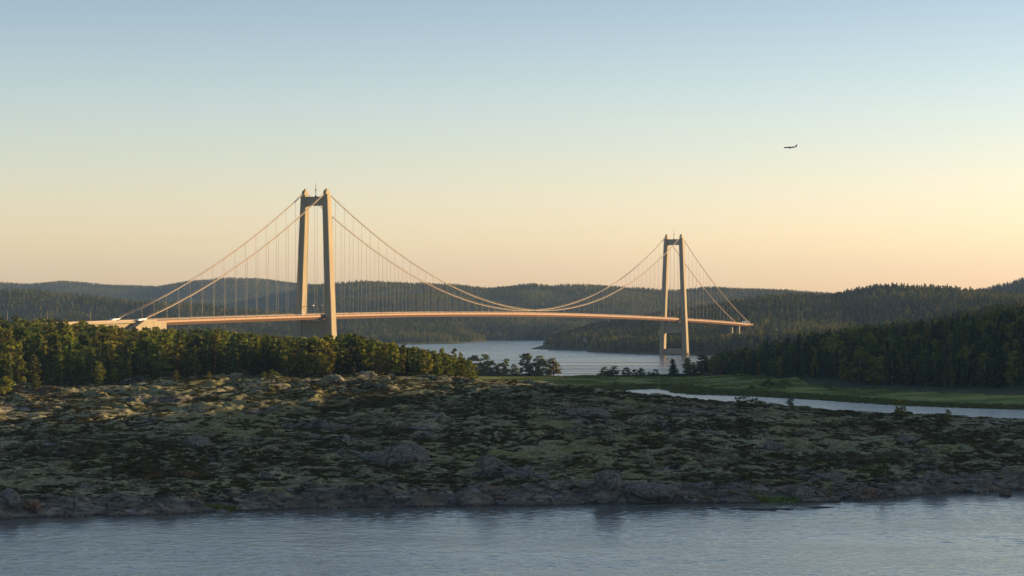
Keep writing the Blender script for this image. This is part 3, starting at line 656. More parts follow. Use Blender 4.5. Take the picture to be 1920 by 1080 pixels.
def tree_proto(kind, seed, lod):
    """height 1 = real height H; returns crown verts/faces and trunk builder, H"""
    rs = np.random.default_rng(seed); C = []; H = {'pine':16,'spruce':18,'birch':14,'shrub':3}[kind]
    tr = MB(); lean = rs.uniform(-.5,.5,2)
    def axis(z): return np.array([lean[0]*(z/H)**2*1.0, lean[1]*(z/H)**2*1.0])
    if kind == 'pine':
        z0 = H*rs.uniform(.08,.28); n = 22
        for i in range(n):
            f = (i+rs.uniform(0,1))/n; z = z0+(H-z0-.7)*f; a = i*2.4+rs.uniform(-.5,.5)
            R_ = (2.7*(1-f)**.6*(.55+.45*min(1, f*3))+.25)*rs.uniform(.6,1.15); x, y = axis(z)
            C.append((x+cos(a)*R_*.72, y+sin(a)*R_*.72, z+rs.uniform(-.2,.4), rs.uniform(.7,1.5)*(1-.35*f)))
            if i % 3 == 0: tr.tube([(x,y,z-.8),(x+cos(a)*R_*.7,y+sin(a)*R_*.7,z)], [.09,.03], 4)
        tr.tube([(*axis(z),z) for z in (-.5,H*.3,H*.6,H*.93)], [.24,.19,.12,.04], 6)
    elif kind == 'spruce':
        z0 = H*.06; n = 40; wmax = rs.uniform(1.9,2.6)
        for i in range(n):
            f = (i+.5)/n; f2 = f**.85; z = z0+(H-z0-.4)*f2; R_ = wmax*(1-f2)**.85+.08; a = i*2.4+rs.uniform(-.4,.4)
            x, y = axis(z)
            C.append((x+cos(a)*R_*.6, y+sin(a)*R_*.6, z-.15*R_, max(.28, R_*.52*rs.uniform(.75,1.2))))
            if i % 2 == 0: C.append((x,y,z,max(.22,R_*.4)))
        C.append((*axis(H), H-.2, .2))
        tr.tube([(*axis(z),z) for z in (-.5,H*.4,H*.98)], [.22,.14,.03], 6)
    elif kind == 'birch':
        z0 = H*rs.uniform(.04,.12); n = 22; wm = rs.uniform(2.2,3.1)
        for i in range(n):
            f = (i+rs.uniform(0,1))/n; z = z0+(H-z0-.8)*f; prof = max(.12, sin(pi*min(.97, .12+f*.86))**.75)
            R_ = wm*prof*rs.uniform(.5,1.1); a = i*2.4+rs.uniform(-.6,.6); x, y = axis(z)
            C.append((x+cos(a)*R_*.75, y+sin(a)*R_*.75, z+rs.uniform(-.3,.5), rs.uniform(.75,1.6)*(1-.3*f)))
            if i % 3 == 0: tr.tube([(x,y,z-1.2),(x+cos(a)*R_*.7,y+sin(a)*R_*.7,z)], [.08,.02], 4)
        tr.tube([(*axis(z),z) for z in (-.5,H*.35,H*.7,H*.95)], [.17,.13,.08,.02], 6)
    else:
        for i in range(12):
            a = i*2.4; R_ = 1.2*sqrt((i+.5)/12)*rs.uniform(.7,1.2); z = .45+(H-1.0)*(1-(R_/1.5)**2)*rs.uniform(.35,1)
            C.append((cos(a)*R_, sin(a)*R_, z, rs.uniform(.4,.65)))
            if i % 3 == 0: tr.tube([(0,0,-.3),(cos(a)*R_*.8,sin(a)*R_*.8,z)], [.06,.02], 4)
        tr.tube([(0,0,-.4),(0,0,H*.6)], [.08,.03], 5)
    dens, size = {0:(62,.34), 1:(17,.8), 2:(5.5,1.15)}[lod]
    if kind == 'shrub': dens, size = 110, .17
    V, F = leaf_cloud(C, dens, size, rs)
    V[:,2] *= H/V[:,2].max()
    return V, F, tr, H
LM = {'pine':M['pine'],'spruce':M['spruce'],'birch':M['birch'],'shrub':M['shrub']}
BM = {'pine':M['pine_bark'],'spruce':M['bark'],'birch':M['birch_bark'],'shrub':M['bark']}
CROWN = {}; TRUNK = {}; FAR = {}
hid = bpy.data.collections.new('prototypes')
def only_mesh(o): me = o.data; bpy.data.objects.remove(o); return me
for kind, cnt in (('pine',6),('spruce',5),('birch',6),('shrub',3)):
    CROWN[kind] = []; TRUNK[kind] = []
    for i in range(cnt):
        V, F, tr, H = tree_proto(kind, 100+i*7+len(kind), 1)
        CROWN[kind].append(only_mesh(mesh_np(kind+'_crown', V, F, LM[kind])))
        TRUNK[kind].append(only_mesh(tr.build(kind+'_trunk', BM[kind])))
HT = {'pine':16,'spruce':18,'birch':14,'shrub':3}
def proto_coll(name, items):
    c = bpy.data.collections.new(name)
    for nm, me in items:
        c.objects.link(bpy.data.objects.new(nm, me))
    return c
def scatter(name, P, scale, rot, coll, label, cat, idx=None, tilt=0.):
    """stuff object: instances of the prototypes of coll at points P"""
    P = np.asarray(P, np.float32); me = bpy.data.meshes.new(name); me.vertices.add(len(P)); me.vertices.foreach_set('co', P.ravel())
    sc = np.asarray(scale, np.float32);
    if sc.ndim == 1: sc = np.repeat(sc[:,None], 3, 1)
    a = me.attributes.new('sc','FLOAT_VECTOR','POINT'); a.data.foreach_set('vector', sc.ravel())
    ro = np.zeros((len(P),3), np.float32); ro[:,2] = rot
    if tilt: ro[:,:2] = rng.normal(0, tilt, (len(P),2))
    a = me.attributes.new('ro','FLOAT_VECTOR','POINT'); a.data.foreach_set('vector', ro.ravel())
    ix = rng.integers(0, len(coll.objects), len(P)) if idx is None else idx
    a = me.attributes.new('ix','INT','POINT'); a.data.foreach_set('value', np.asarray(ix, np.int32))
    o = link(bpy.data.objects.new(name, me))
    g = bpy.data.node_groups.new(name, 'GeometryNodeTree')
    g.interface.new_socket('Geometry', in_out='INPUT', socket_type='NodeSocketGeometry'); g.interface.new_socket('Geometry', in_out='OUTPUT', socket_type='NodeSocketGeometry')
    gi = g.nodes.new('NodeGroupInput'); go_ = g.nodes.new('NodeGroupOutput'); ip = g.nodes.new('GeometryNodeInstanceOnPoints'); ci = g.nodes.new('GeometryNodeCollectionInfo')
    ci.inputs['Collection'].default_value = coll; ci.inputs['Separate Children'].default_value = True; ci.inputs['Reset Children'].default_value = True
    def at(nm, ty):
        q = g.nodes.new('GeometryNodeInputNamedAttribute'); q.data_type = ty; q.inputs['Name'].default_value = nm
        return [s for s in q.outputs if s.enabled and s.name == 'Attribute'][0]
    L = g.links.new; L(gi.outputs[0], ip.inputs['Points']); L(ci.outputs[0], ip.inputs['Instance']); ip.inputs['Pick Instance'].default_value = True
    L(at('ix','INT'), ip.inputs['Instance Index']); L(at('ro','FLOAT_VECTOR'), ip.inputs['Rotation']); L(at('sc','FLOAT_VECTOR'), ip.inputs['Scale'])
    L(ip.outputs[0], go_.inputs[0]); md = o.modifiers.new('scatter','NODES'); md.node_group = g
    return tag(o, label, cat, kind='stuff')
ROOTS = {}
NM = {'pine':'pine_tree','spruce':'spruce_tree','birch':'birch_tree','shrub':'shrub'}
def place_tree(kind, x, y, z, h, label, group=None, wide=1.0, cat='tree', name=None):
    i = random.randrange(len(CROWN[kind])); s = h/HT[kind]; nm = name or NM[kind]
    r = bpy.data.objects.new(nm, None); S.collection.objects.link(r)
    r.location = (x, y, z); r.rotation_euler = (0,0,random.uniform(0,6.28)); r.scale = (s*wide, s*wide, s); r.empty_display_size = 1
    tag(r, label, cat, group)
    for n_, me in (('crown', CROWN[kind][i]), ('trunk', TRUNK[kind][i])):
        c = bpy.data.objects.new(n_, me); S.collection.objects.link(c); c.parent = r
    return r
def zone_trees(poly, sil, spacing, hr, kinds, seed, bound):
    rs = np.random.default_rng(seed); x0, x1, y0, y1 = bound
    gx, gy = np.meshgrid(np.arange(x0, x1, spacing), np.arange(y0, y1, spacing)); X = (gx+rs.uniform(-.48,.48,gx.shape)*spacing).ravel(); Y = (gy+rs.uniform(-.48,.48,gx.shape)*spacing).ravel()
    k = inside(X, Y, poly); X, Y = X[k], Y[k]; Z, sd_ = terrain(X, Y); m = (X > XH0) & (X < XH1) & (Y < YH1)
    if m.any(): Z[m] = heath(X[m], Y[m])[0]
    k = (sd_ > 4) & (Z > .3); X, Y, Z = X[k], Y[k], Z[k]
    h = rs.uniform(hr[0], hr[1], len(X))*(1+.5*fbm(X, Y, 45, 2, seed))*np.where(rs.random(len(X)) < .2, .6, 1)
    px = 960+X/Y*FPX; top = np.interp(px, [a for a, b in sil], [b for a, b in sil])+np.abs(rs.normal(0, 13, len(X)))-3.5
    lim = PZ(top, Y)-Z; h = np.minimum(h, lim); kd = rs.random(len(X)); cum = np.cumsum([w for _, w in kinds]); ki = np.searchsorted(cum, np.clip(kd+.3*fbm(X, Y, 40, 2, seed+5), 0, .999)*cum[-1])
    k = (h > 4.5) & (px > -400) & (px < 2400); return X[k], Y[k], Z[k], h[k], np.clip(ki[k], 0, len(kinds)-1)
def visible_rank(X, Y, Z, h):
    buf = np.full(400, 1e9); o = np.argsort(Y); area = np.zeros(len(X))
    for i in o:
        px = 960+X[i]/Y[i]*FPX; w = 2.6*FPX/Y[i]; a, b = int((px-w)/5), int((px+w)/5)+1
        if b < 0 or a > 384: continue
        a = max(a, 0); top = HY+(CAMZ-Z[i]-h[i])*FPX/Y[i]; base = HY+(CAMZ-Z[i])*FPX/Y[i]
        v = np.clip(np.minimum(buf[a:b], base)-top, 0, None); area[i] = v.sum()*5*(1 if 0 < px < 1920 else .1)
        buf[a:b] = np.minimum(buf[a:b], top+.12*(base-top))
    return area
def grp_side(px, marks):
    for a, t in marks:
        if px < a: return t
    return marks[-1][1]
def wood(name, poly, sil, spacing, hr, kinds, seed, bound, nmax, marks, where, group, looks, stufflab):
    X, Y, Z, h, ki = zone_trees(poly, sil, spacing, hr, kinds, seed, bound); A = visible_rank(X, Y, Z, h)
    o = np.argsort(-A); pick = o[:nmax]; pick = pick[A[pick] > 0]; rest = np.setdiff1d(np.arange(len(X)), pick)
    dq = np.quantile(Y[pick], [.33,.66]); hq = np.quantile(h[pick], [.4,.8])
    for i in pick:
        k = kinds[ki[i]][0]; px = 960+X[i]/Y[i]*FPX
        row = where[0] if Y[i] < dq[0] else where[1] if Y[i] < dq[1] else where[2]
        size = 'low' if h[i] < hq[0] else 'mid-sized' if h[i] < hq[1] else 'tall'
        place_tree(k, X[i], Y[i], Z[i]-.2, h[i], '%s %s %s %s' % (size, looks[k], row, grp_side(px, marks)), group, wide=random.uniform(1.05,1.8)*(1.25 if h[i] < 9 else 1)*(.85 if k == 'spruce' else 1))
    r = rest[(A[rest] > 0) | (rng.random(len(rest)) < .6)]
    items = []
    for k, _ in kinds: items += [(NM[k]+'_a', FARM[k][0]), (NM[k]+'_b', FARM[k][1])]
    c = proto_coll(name+'_kinds', sorted(items)); order = sorted([a for a, b in items])
    idx = [order.index(NM[kinds[ki[i]][0]]+('_a','_b')[int(i) % 2]) for i in r]
    hs = np.array([h[i]/HT[kinds[ki[i]][0]] for i in r]); wd = rng.uniform(1.2,1.7,len(r))
    scatter(name, np.c_[X[r],Y[r],Z[r]-.2], np.c_[hs*wd,hs*wd,hs], rng.uniform(0,6.28,len(r)), c, stufflab, 'trees', idx)
    print(name, len(X), 'individual', len(pick), 'stuff', len(r))
FARM = {}
for kind in ('pine','spruce','birch'): FARM[kind] = [CROWN[kind][0], CROWN[kind][1]]
# left wood
PL = [(-420,860),(-300,905),(-225,935),(-196,972),(-120,985),(-40,992),(-20,1005),(-20,1100),(-26,1300),(-40,1500),(-70,1700),(-105,1900),(-135,2040),(-300,2150),(-700,2190),(-700,900)]
SL = [(-400,560),(0,590),(9,599),(23,599),(32,588),(60,592),(120,596),(150,599),(175,608),(200,611),(250,615),(300,614),(350,618),(400,616),(450,624),(500,627),(560,633),(620,629),(660,625),(700,635),(750,645),(800,655),(830,660),(860,668),(890,678),(1000,690)]
wood('left_wood', PL, SL, 9.0, (11,25), [('pine',.45),('birch',.35),('spruce',.20)], 21, (-700,0,860,2190), 170,
     [(40,'at the photo edge'),(90,'left of the tall narrow conifer'),(125,'behind the tall narrow conifer'),(160,'below the street lamps'),(250,'below the viaduct'),(290,'below the cable anchorage'),(350,'just right of the anchorage'),(400,'under the first hangers'),(450,'under the side span'),(550,'left of the left tower'),
      (640,'below the left tower'),(680,'just right of the left tower'),(730,'under the main span'),(820,'near its water end'),(2000,'at its right tip')],
     ('in the left wood, front row,','in the left wood, middle,','in the left wood, back,'), 'trees of the left wood',
     {'pine':'olive green pine','birch':'golden green birch','spruce':'dark pointed spruce'}, 'dense mixed wood filling the left bank behind the front trees')
PR = [(180,2070),(184,2000),(196,1850),(212,1770),(255,1690),(292,1590),(330,1512),(430,1440),(660,1400),(690,2190),(200,2150)]
SR = [(1285,676),(1300,682),(1320,672),(1345,662),(1400,651),(1430,639),(1470,633),(1500,622),(1540,617),(1580,616),(1620,606),(1660,606),(1700,601),(1720,594),(1760,599),(1790,592),(1840,588),(1860,582),(1920,576),(2400,520)]
wood('right_wood', PR, SR, 8.4, (13,27), [('spruce',.6),('pine',.15),('birch',.25)], 33, (170,700,1400,2190), 108,
     [(1360,'beside the channel'),(1440,'behind the meadow bushes'),(1520,'right of the meadow bushes'),(1600,'above the reedy water'),(1650,'left of the lone sapling'),(1690,'behind the lone sapling'),(1780,'above the young pine'),
      (1850,'towards the right edge'),(2600,'at the photo edge')],
     ('in the right wood, front row,','in the right wood, halfway up,','in the right wood, back,'), 'trees of the right wood',
     {'pine':'deep green pine','birch':'soft green leafy tree','spruce':'dark green spruce'}, 'dark shaded wood covering the slope on the right')
# single trees and bushes: px, top y, base y, width px, kind, distance (None: found on the ground), label
singles = [
 (851,650,706,15,'pine',1560,'thin two-storied pine standing highest at the right tip of the left wood'),
 (862,660,706,16,'pine',1600,'reddish pine just right of the thin two-storied pine'),
 (832,652,706,22,'birch',1520,'round golden tree left of the thin two-storied pine'),
 (869,679,711,24,'birch',1180,'low yellow green tree in front at the right tip of the left wood'),
 (884,690,712,16,'shrub',1180,'dark bush closing the left wood beside the meadow'),
 (893,667,706,24,'birch',1960,'broad dark tree first in the row along the channel'),
 (909,664,706,26,'birch',1965,'broad orange-lit tree second in the row along the channel'),
 (925,677,706,16,'birch',1970,'slender airy tree third in the row along the channel'),
 (938,682,706,16,'birch',1975,'low dark tree left of the orange narrow tree by the channel'),
 (948,673,706,13,'birch',1972,'narrow orange-lit tree in the row along the channel'),
 (964,683,706,13,'pine',1975,'small dark pine between the orange tree and the tallest row tree'),
 (972,691,707,10,'birch',1978,'shortest tree of the channel row with water showing beside it'),
 (988,662,706,20,'birch',1968,'tallest tree of the row along the channel'),
 (1000,680,706,16,'birch',1975,'dark low tree between the two tallest of the channel row'),
 (1013,667,706,18,'birch',1970,'golden topped tree right of the tallest channel row tree'),
 (1027,683,707,14,'birch',1976,'dark thin tree before the last of the channel row'),
 (1038,672,708,22,'pine',1972,'open branched tree ending the channel row on the right'),
 (1060,705,710,8,'shrub',1968,'tiny bush alone in the gap of water beyond the meadow'),
 (1131,692,708,13,'birch',1985,'left tree of the small pair with a thin mast, beyond the meadow'),
 (1151,690,709,14,'birch',1980,'right tree of the small pair beyond the meadow'),
 (1142,697,710,14,'birch',1978,'low bush joining the small pair of trees beyond the meadow'),
 (1174,693,710,15,'birch',1980,'dark round bush right of the small pair of trees'),
 (1189,697,710,13,'birch',1980,'middle bush of the dark hedge beyond the meadow'),
 (1203,694,710,15,'birch',1978,'third and highest bush of the dark hedge beyond the meadow'),
 (1218,701,710,14,'shrub',1978,'low bush at the right of the dark hedge beyond the meadow'),
 (1228,697,710,22,'birch',1972,'spreading pointed bush left of the lone dark tree'),
 (1263,674,708,21,'spruce',1960,'lone dark oval tree standing before the right tower'),
 (1289,671,708,17,'birch',1965,'ragged dark tree right of the lone oval tree'),
 (1301,680,708,16,'birch',1970,'low dark tree below the ragged one at the start of the right wood'),
 (1319,664,709,22,'birch',1960,'first big dark tree of the right wood, seen against water'),
 (1337,667,711,20,'birch',1930,'second big dark tree of the right wood with gaps of water'),
 (1352,672,713,20,'pine',1900,'dark pine third from the left end of the right wood'),
 (1155,713,729,11,'shrub',None,'single round bush on the green meadow under the small pair of trees'),
 (1408,721,733,16,'shrub',None,'small dark bush left of the bush pair at the foot of the right wood'),
 (1441,708,729,30,'shrub',None,'left one of the pair of broad bushes at the foot of the right wood'),
 (1471,711,729,28,'shrub',None,'right one of the pair of broad bushes at the foot of the right wood'),
 (1552,715,731,14,'shrub',None,'grey green bush alone at the foot of the right wood'),
 (994,723,731,22,'shrub',None,'low dark bush at the near edge of the meadow'),
 (1050,722,729,10,'shrub',None,'small dark bush on the near side of the meadow, right of the first'),
 (1688,750,779,17,'birch',None,'young leafy sapling standing alone on the heath in front of the inlet'),
 (1777,767,793,15,'pine',None,'small dark young pine on the heath right of the leafy sapling'),
 (1482,743,761,17,'pine',None,'little pine at the heath edge left of the sapling'),
 (1396,741,762,36,'shrub',None,'dark bush on the heath rim where the bright sliver of water ends'),
 (1418,745,762,26,'shrub',None,'smaller bush right of the dark bush on the heath rim'),
 (512,693,713,22,'shrub',None,'sunlit golden bush on the heath crest below the left tower'),
 (497,697,711,12,'shrub',None,'small golden bush left of the sunlit one on the heath crest'),
 (330,694,712,13,'pine',None,'small pine at the heath edge below the anchorage'),
 (392,696,713,9,'pine',None,'tiny pointed sapling on the heath crest left of the golden bushes'),
 (113,651,722,20,'spruce',None,'tall narrow sunlit conifer standing forward of the left wood'),
 (68,697,732,17,'pine',None,'small golden pine forward of the wood, left of the tall narrow conifer'),
 (10,706,742,26,'birch',None,'low golden tree cut by the left edge of the photo'),
 (186,676,722,26,'birch',None,'yellow green tree right of the tall narrow conifer'),
 (215,690,720,18,'birch',None,'low olive tree at the front edge of the left wood'),
 (1656,858,898,19,'shrub',None,'upright green bush low on the heath slope at the right'),
 (1640,880,900,17,'shrub',None,'low dark bush beside the upright green bush on the heath slope'),
 (206,795,812,30,'shrub',None,'flat bright green juniper patch on the left of the heath'),
 (500,800,818,30,'shrub',None,'dark juniper bush in the middle left of the heath'),
]
for px, ty, by, w, k, d, lab in singles:
    if 1125 < px < 1235 and d: ty -= 5; w *= 1.5
    elif d and d > 1900: ty -= 1.5
    if d is None:
        x, y, z = hit(px, by, 590); h = (by-ty)*y/FPX
    else:
        y = float(d); x = PX(px, y); z = max(float(ground(x, y)[0]), .0); h = PZ(ty, y)-z
    wr = {'pine':5.6,'spruce':5.0,'birch':6.0,'shrub':3.3}[k]*h/HT[k]; wide = min(3.0, max(.7, (1.7 if d and d > 1900 else 1.35)*w*y/FPX/wr))
    bush = k == 'shrub' or 'bush' in lab
    place_tree(k, x, y, z-.15, h, lab, None, wide, 'bush' if bush else 'tree', 'bush' if bush else None)
for i, (px, y) in enumerate([(1372,3520),(1382,3540),(1391,3525),(1400,3560),(1408,3545),(1417,3570),(1426,3560),(1436,3590),(1413,3690),(1425,3700),(1404,3720)]):
    x = PX(px, y); z = float(ground(x, y)[0]); tgt = PZ((612,614,611,609,612,604,600,598,590,588,592)[i], y)-z
    place_tree('birch' if i % 2 else 'pine', x, y, z-.2, max(7, min(24, tgt)), ['leafy tree','pine'][i % 2 == 0]+' at the right bridge end, '+('under the cable ends','left of the service building','in front of the deck end','just before the abutment','right of the abutment front','right of the deck end','low on the right of the deck end','farthest right of the bridge end','behind the service building','behind and right of the deck end','behind the end of the deck')[i], 'trees round the right bridge end', 1.5)
# the wooded hills: nobody could count these
def far_pts(y0, y1, sp, xr, seed, cond=None):
    rs = np.random.default_rng(seed); xm = max(abs(xr[0]), abs(xr[1]))*y1
    gx, gy = np.meshgrid(np.arange(-xm, xm, sp), np.arange(y0, y1, sp)); X = (gx+rs.uniform(-.5,.5,gx.shape)*sp).ravel(); Y = (gy+rs.uniform(-.5,.5,gx.shape)*sp).ravel()
    q = X/Y; k = (q > xr[0]) & (q < xr[1])
    if cond is not None: k &= cond(X, Y)
    X, Y = X[k], Y[k]; k = rs.random(len(X)) < .86+.5*fbm(X, Y, 150, 2, seed); X, Y = X[k], Y[k]
    Z, s = terrain(X, Y); k = (s > 5) & (Z > .8) & ~((X < 66) & (X > -40) & (Y > 3500) & (Y < 4300)); return X[k], Y[k], Z[k]
items = []
for k_, pref in (('birch','a'),('pine','b'),('spruce','c')):
    for i in range(3):
        V, F, tr, H = tree_proto(k_, 900+i, 2); items.append(('%s_%s_%d' % (pref, NM[k_], i), only_mesh(mesh_np('far_'+k_, V, F, M['far_birch'] if k_ == 'birch' else LM[k_]))))
cf = proto_coll('hill_tree_kinds', items)
def hill_wood(name, lab, *specs):
    Ps = []; Hs = []
    for y0, y1, sp, xr, seed, hh, cond in specs:
        X, Y, Z = far_pts(y0, y1, sp, xr, seed, cond); Ps.append(np.c_[X, Y, Z-.3]); Hs.append(hh*rng.uniform(.6,1.2,len(X))*(1+.3*fbm(X, Y, 120, 2, seed+1)))
    P = np.concatenate(Ps); h = np.concatenate(Hs)/16; q = fbm(P[:,0], P[:,1], 160, 3, 77)+rng.normal(0,.2,len(P))
    idx = np.where(q > .16, 0, np.where(q > -.12, 3, 6))+rng.integers(0, 3, len(P))
    scatter(name, P, np.c_[h*1.2,h*1.2,h], rng.uniform(0,6.28,len(P)), cf, lab, 'forest', idx); print(name, len(P))
hill_wood('right_bank_forest', 'hazy mixed forest on the hills behind the right tower and the dark wood',
    (2200,3150,7.5,(.075,.30),41,15,None), (3150,4700,8,(-.01,.30),42,14,None))
hill_wood('far_left_forest', 'forest on the long low hill behind the bridge cables on the left', (4400,5350,8,(-.29,.03),43,13.5,None))
hill_wood('distant_hill_forest', 'blue distant forest on the far ridges along the horizon',
    (4700,7000,10.5,(-.10,.29),44,10,lambda X, Y: (X > 60) | (Y > 5100)), (7000,8900,13,(-.29,.02),45,8,None))
hill_wood('side_hill_forest', 'conifers on the steep hill rising at the right beyond the frame', (1000,3800,16,(.30,.60),46,15,None))
# ------------------------------------------------------------------ rocks and ground cover
def rock_mesh(seed, flat=1.0, sub=3, m=None):
    rs = np.random.default_rng(seed); bm = bmesh.new(); bmesh.ops.create_icosphere(bm, subdivisions=sub, radius=1)
    planes = [(v/np.linalg.norm(v), rs.uniform(.55,.9)) for v in rs.normal(size=(9,3))]
    for v in bm.verts:
        p = np.array(v.co)
        for nrm, d in planes:
            q = p.dot(nrm)
            if q > d: p = p-nrm*(q-d)*.92
        k = 1+.10*float(perlin(p[0]*2.2+seed, p[1]*2.2+p[2]*1.7, seed))+.05*float(perlin(p[0]*6+seed, p[2]*6+p[1]*5, seed))
        p = p*k; v.co = (p[0], p[1], p[2]*flat)
    me = bpy.data.meshes.new('rock'); bm.to_mesh(me); bm.free(); me.materials.append(m or M['rock']); return me
RK = [rock_mesh(i, [.75,.6,.9,.5,.7][i%5]) for i in range(8)]; RR = [rock_mesh(20+i, .65, 3, M['rock_red']) for i in range(4)]
def put_rock(me, x, y, z, sx, sy, sz, label, group=None, name='boulder', cat='rock'):
    o = bpy.data.objects.new(name, me); S.collection.objects.link(o); o.location = (x, y, z); o.scale = (sx, sy, sz)
    o.rotation_euler = (random.uniform(-.15,.15), random.uniform(-.15,.15), random.uniform(0,6.28) if sx < 1.6*sz+3 and abs(sx-sy) < .1 else random.uniform(-.2,.2)); return tag(o, label, cat, group)
big = [ # px, base y, width px, height px, red, label
 (370,842,58,27,0,'grey domed boulder alone in dark heather at the left of the heath'),
 (1450,846,46,27,0,'split grey boulder with a brown side on the right of the heath'),
 (752,868,100,40,0,'largest dark humped rock in the middle of the heath'),
 (690,866,50,22,0,'low rock shoulder left of the largest humped rock'),
 (915,886,46,38,0,'upright blocky boulder above the shore, right of the humped rock'),
 (955,893,34,26,0,'broken block right of the upright boulder'),
 (985,899,36,28,0,'round dark block, second right of the upright boulder'),
 (1018,903,32,22,0,'low block at the end of the broken row above the shore'),
 (1142,914,56,36,0,'steep grey crag left of the long smooth slab'),
 (1215,932,120,34,0,'long smooth grey slab sloping into the water'),
 (14,950,50,34,0,'pale grey boulder at the left edge above the water'),
 (52,958,50,26,1,'reddish boulder next to the pale one at the left edge'),
 (1886,932,28,17,1,'lone round reddish boulder standing in the water at the right'),
 (500,898,30,18,0,'bluish grey rock in brown heather left of centre'),
 (1100,783,90,20,0,'long grey rock back high on the heath'),
 (790,810,60,14,0,'flat grey outcrop in the upper middle of the heath'),
 (1560,905,60,20,0,'smooth grey rock back above the right shore'),
 (1620,930,60,20,1,'orange brown slab in the right shore'),
 (1750,905,50,18,0,'rounded grey rock above the right shore'),
 (1830,926,60,17,0,'dark shore rock left of the lone reddish boulder'),
]
for i, (px, py, w, h, red, lab) in enumerate(big):
    x, y, z = hit(px, py-3, 590); k = y/FPX; me = (RR if red else RK)[i % 4]; ww, hh = w*k/2, h*k*.62
    o = put_rock(me, x, y+ww*.25, max(z, -.1)+hh*.12, ww*1.08, ww*.75, hh*1.5, lab)
    o.rotation_euler = (0, random.uniform(-.08,.08), random.uniform(-.3,.3))
sh = [p for p in near_shore if -310 < p[0] < 320]
cnt = 0; rs = random.Random(5); cand = []
while len(cand) < 900:
    x = rs.uniform(-180, 205); base = np.interp(x, [p[0] for p in sh], [p[1] for p in sh]); y = base+abs(rs.gauss(2.5, 6)); cand.append((x, y, min(1.9, .35+rs.expovariate(2.6))))
hx = heath([c[0] for c in cand], [c[1] for c in cand]); zs, sds, grs = hx[0], hx[1], hx[4]
ok = [i for i in range(len(cand)) if sds[i] > -1.5 and zs[i] > -.5 and grs[i] < .1]
ok.sort(key=lambda i: -cand[i][2])
for i in ok[40:190]:
    x, y, s = cand[i]; red = rs.random() < .3; px = 960+x/y*FPX
    tone = 'reddish' if red else 'grey'; sz = 'large' if s > 1.3 else 'small' if s < .8 else 'middling'
    wh = 'in the water edge' if zs[i] < .8 else 'in the bank'
    sec = grp_side(px, [(120,'at the far left of the shore'),(250,'right of the pair at the left edge'),(350,'left of the left green tussock'),(480,'in the left of the shore'),(640,'below the dark heather'),(860,'left of the shore cliffs'),(1060,'below the broken rock row'),
                        (1250,'beside the long smooth slab'),(1400,'left of the green tussock'),(1560,'by the green tussock'),(1720,'in the orange rocks on the right'),(1775,'right of the orange rocks'),(1820,'left of the dark shore rock'),(1862,'left of the lone reddish boulder'),(2400,'right of the lone reddish boulder')])
    put_rock((RR if red else RK)[rs.randrange(4 if red else 8)], x, y, zs[i]+s*.15, s*rs.uniform(.8,1.5), s*rs.uniform(.8,1.2), s*rs.uniform(.7,1.05), '%s %s rock %s %s' % (sz, tone, wh, sec), 'rocks along the near shore', 'shore_rock')
# countless small stuff
def heath_pts(n, seed, y0=595, y1=1058):
    r_ = np.random.default_rng(seed); Y = y0+(y1-y0)*r_.random(n)**1.1; X = r_.uniform(-.262, .262, n)*Y
    k = (X > XH0+2) & (X < XH1-2); return X[k], Y[k]
def clump_mesh(name, seed, n, size, hgt, m, blade=False):
    r_ = np.random.default_rng(seed); V = []
    for i in range(n):
        a = r_.uniform(0, 6.28); rr = sqrt(r_.random()); c = np.array([cos(a)*rr, sin(a)*rr, 0]); z = hgt*(1-rr*rr*.7)*r_.uniform(.3,1)
        d = np.array([cos(a+1.5), sin(a+1.5), 0])*size
        if blade: tip = c*1.3+[0,0,hgt*r_.uniform(.6,1.1)]; V += [c-d*.12, c+d*.12, tip+d*.03, tip-d*.03]
        else:
            nn = r_.normal(size=3); nn[2] = abs(nn[2])+.4; nn /= np.linalg.norm(nn); a_ = np.cross(nn, [cos(a),sin(a),.3]); a_ /= np.linalg.norm(a_); b_ = np.cross(nn, a_)
            p = c+[0,0,z]; V += [p-a_*size, p-b_*size, p+a_*size, p+b_*size]
    V = np.array(V); return only_mesh(mesh_np(name, V, np.arange(len(V)).reshape(-1,4), m))
X, Y = heath_pts(90000, 61); Z, s_, a1, a2, g_ = heath(X, Y)
f = fbm(X, Y*1.3, 9, 4, 12)+fbm(X, Y, 46, 3, 11)*.6
k = (s_ > 9) & (Z > 1) & (f < -.02) ; X, Y, Z = X[k], Y[k], Z[k]
cc = proto_coll('heather_kinds', [('tuft_%d' % i, clump_mesh('heather', i, 46, .22, .62, M['tuft'])) for i in range(4)])
s = rng.uniform(.4,1.15,len(X)); scatter('heather', np.c_[X,Y,Z-.06], np.c_[s*1.3,s*1.3,s*.8], rng.uniform(0,6.28,len(X)), cc, 'dark heather and crowberry tufts covering the hollows of the heath', 'heather'); print('heather', len(X))
X, Y = heath_pts(60000, 62); Z, s_, a1, a2, g_ = heath(X, Y); f = fbm(X, Y*1.3, 9, 4, 12)+fbm(X, Y, 46, 3, 11)*.6
k = (s_ > 11) & (Z > 1.5) & (f > .02); X, Y, Z = X[k], Y[k], Z[k]
cc = proto_coll('lichen_kinds', [('cushion_%d' % i, clump_mesh('lichen', 30+i, 30, .24, .3, M['lichen'])) for i in range(4)])
s = rng.uniform(.3,.9,len(X)); scatter('lichen', np.c_[X,Y,Z-.05], np.c_[s*1.4,s*1.4,s*.7], rng.uniform(0,6.28,len(X)), cc, 'pale reindeer lichen cushions on the rises of the heath', 'lichen'); print('lichen', len(X))
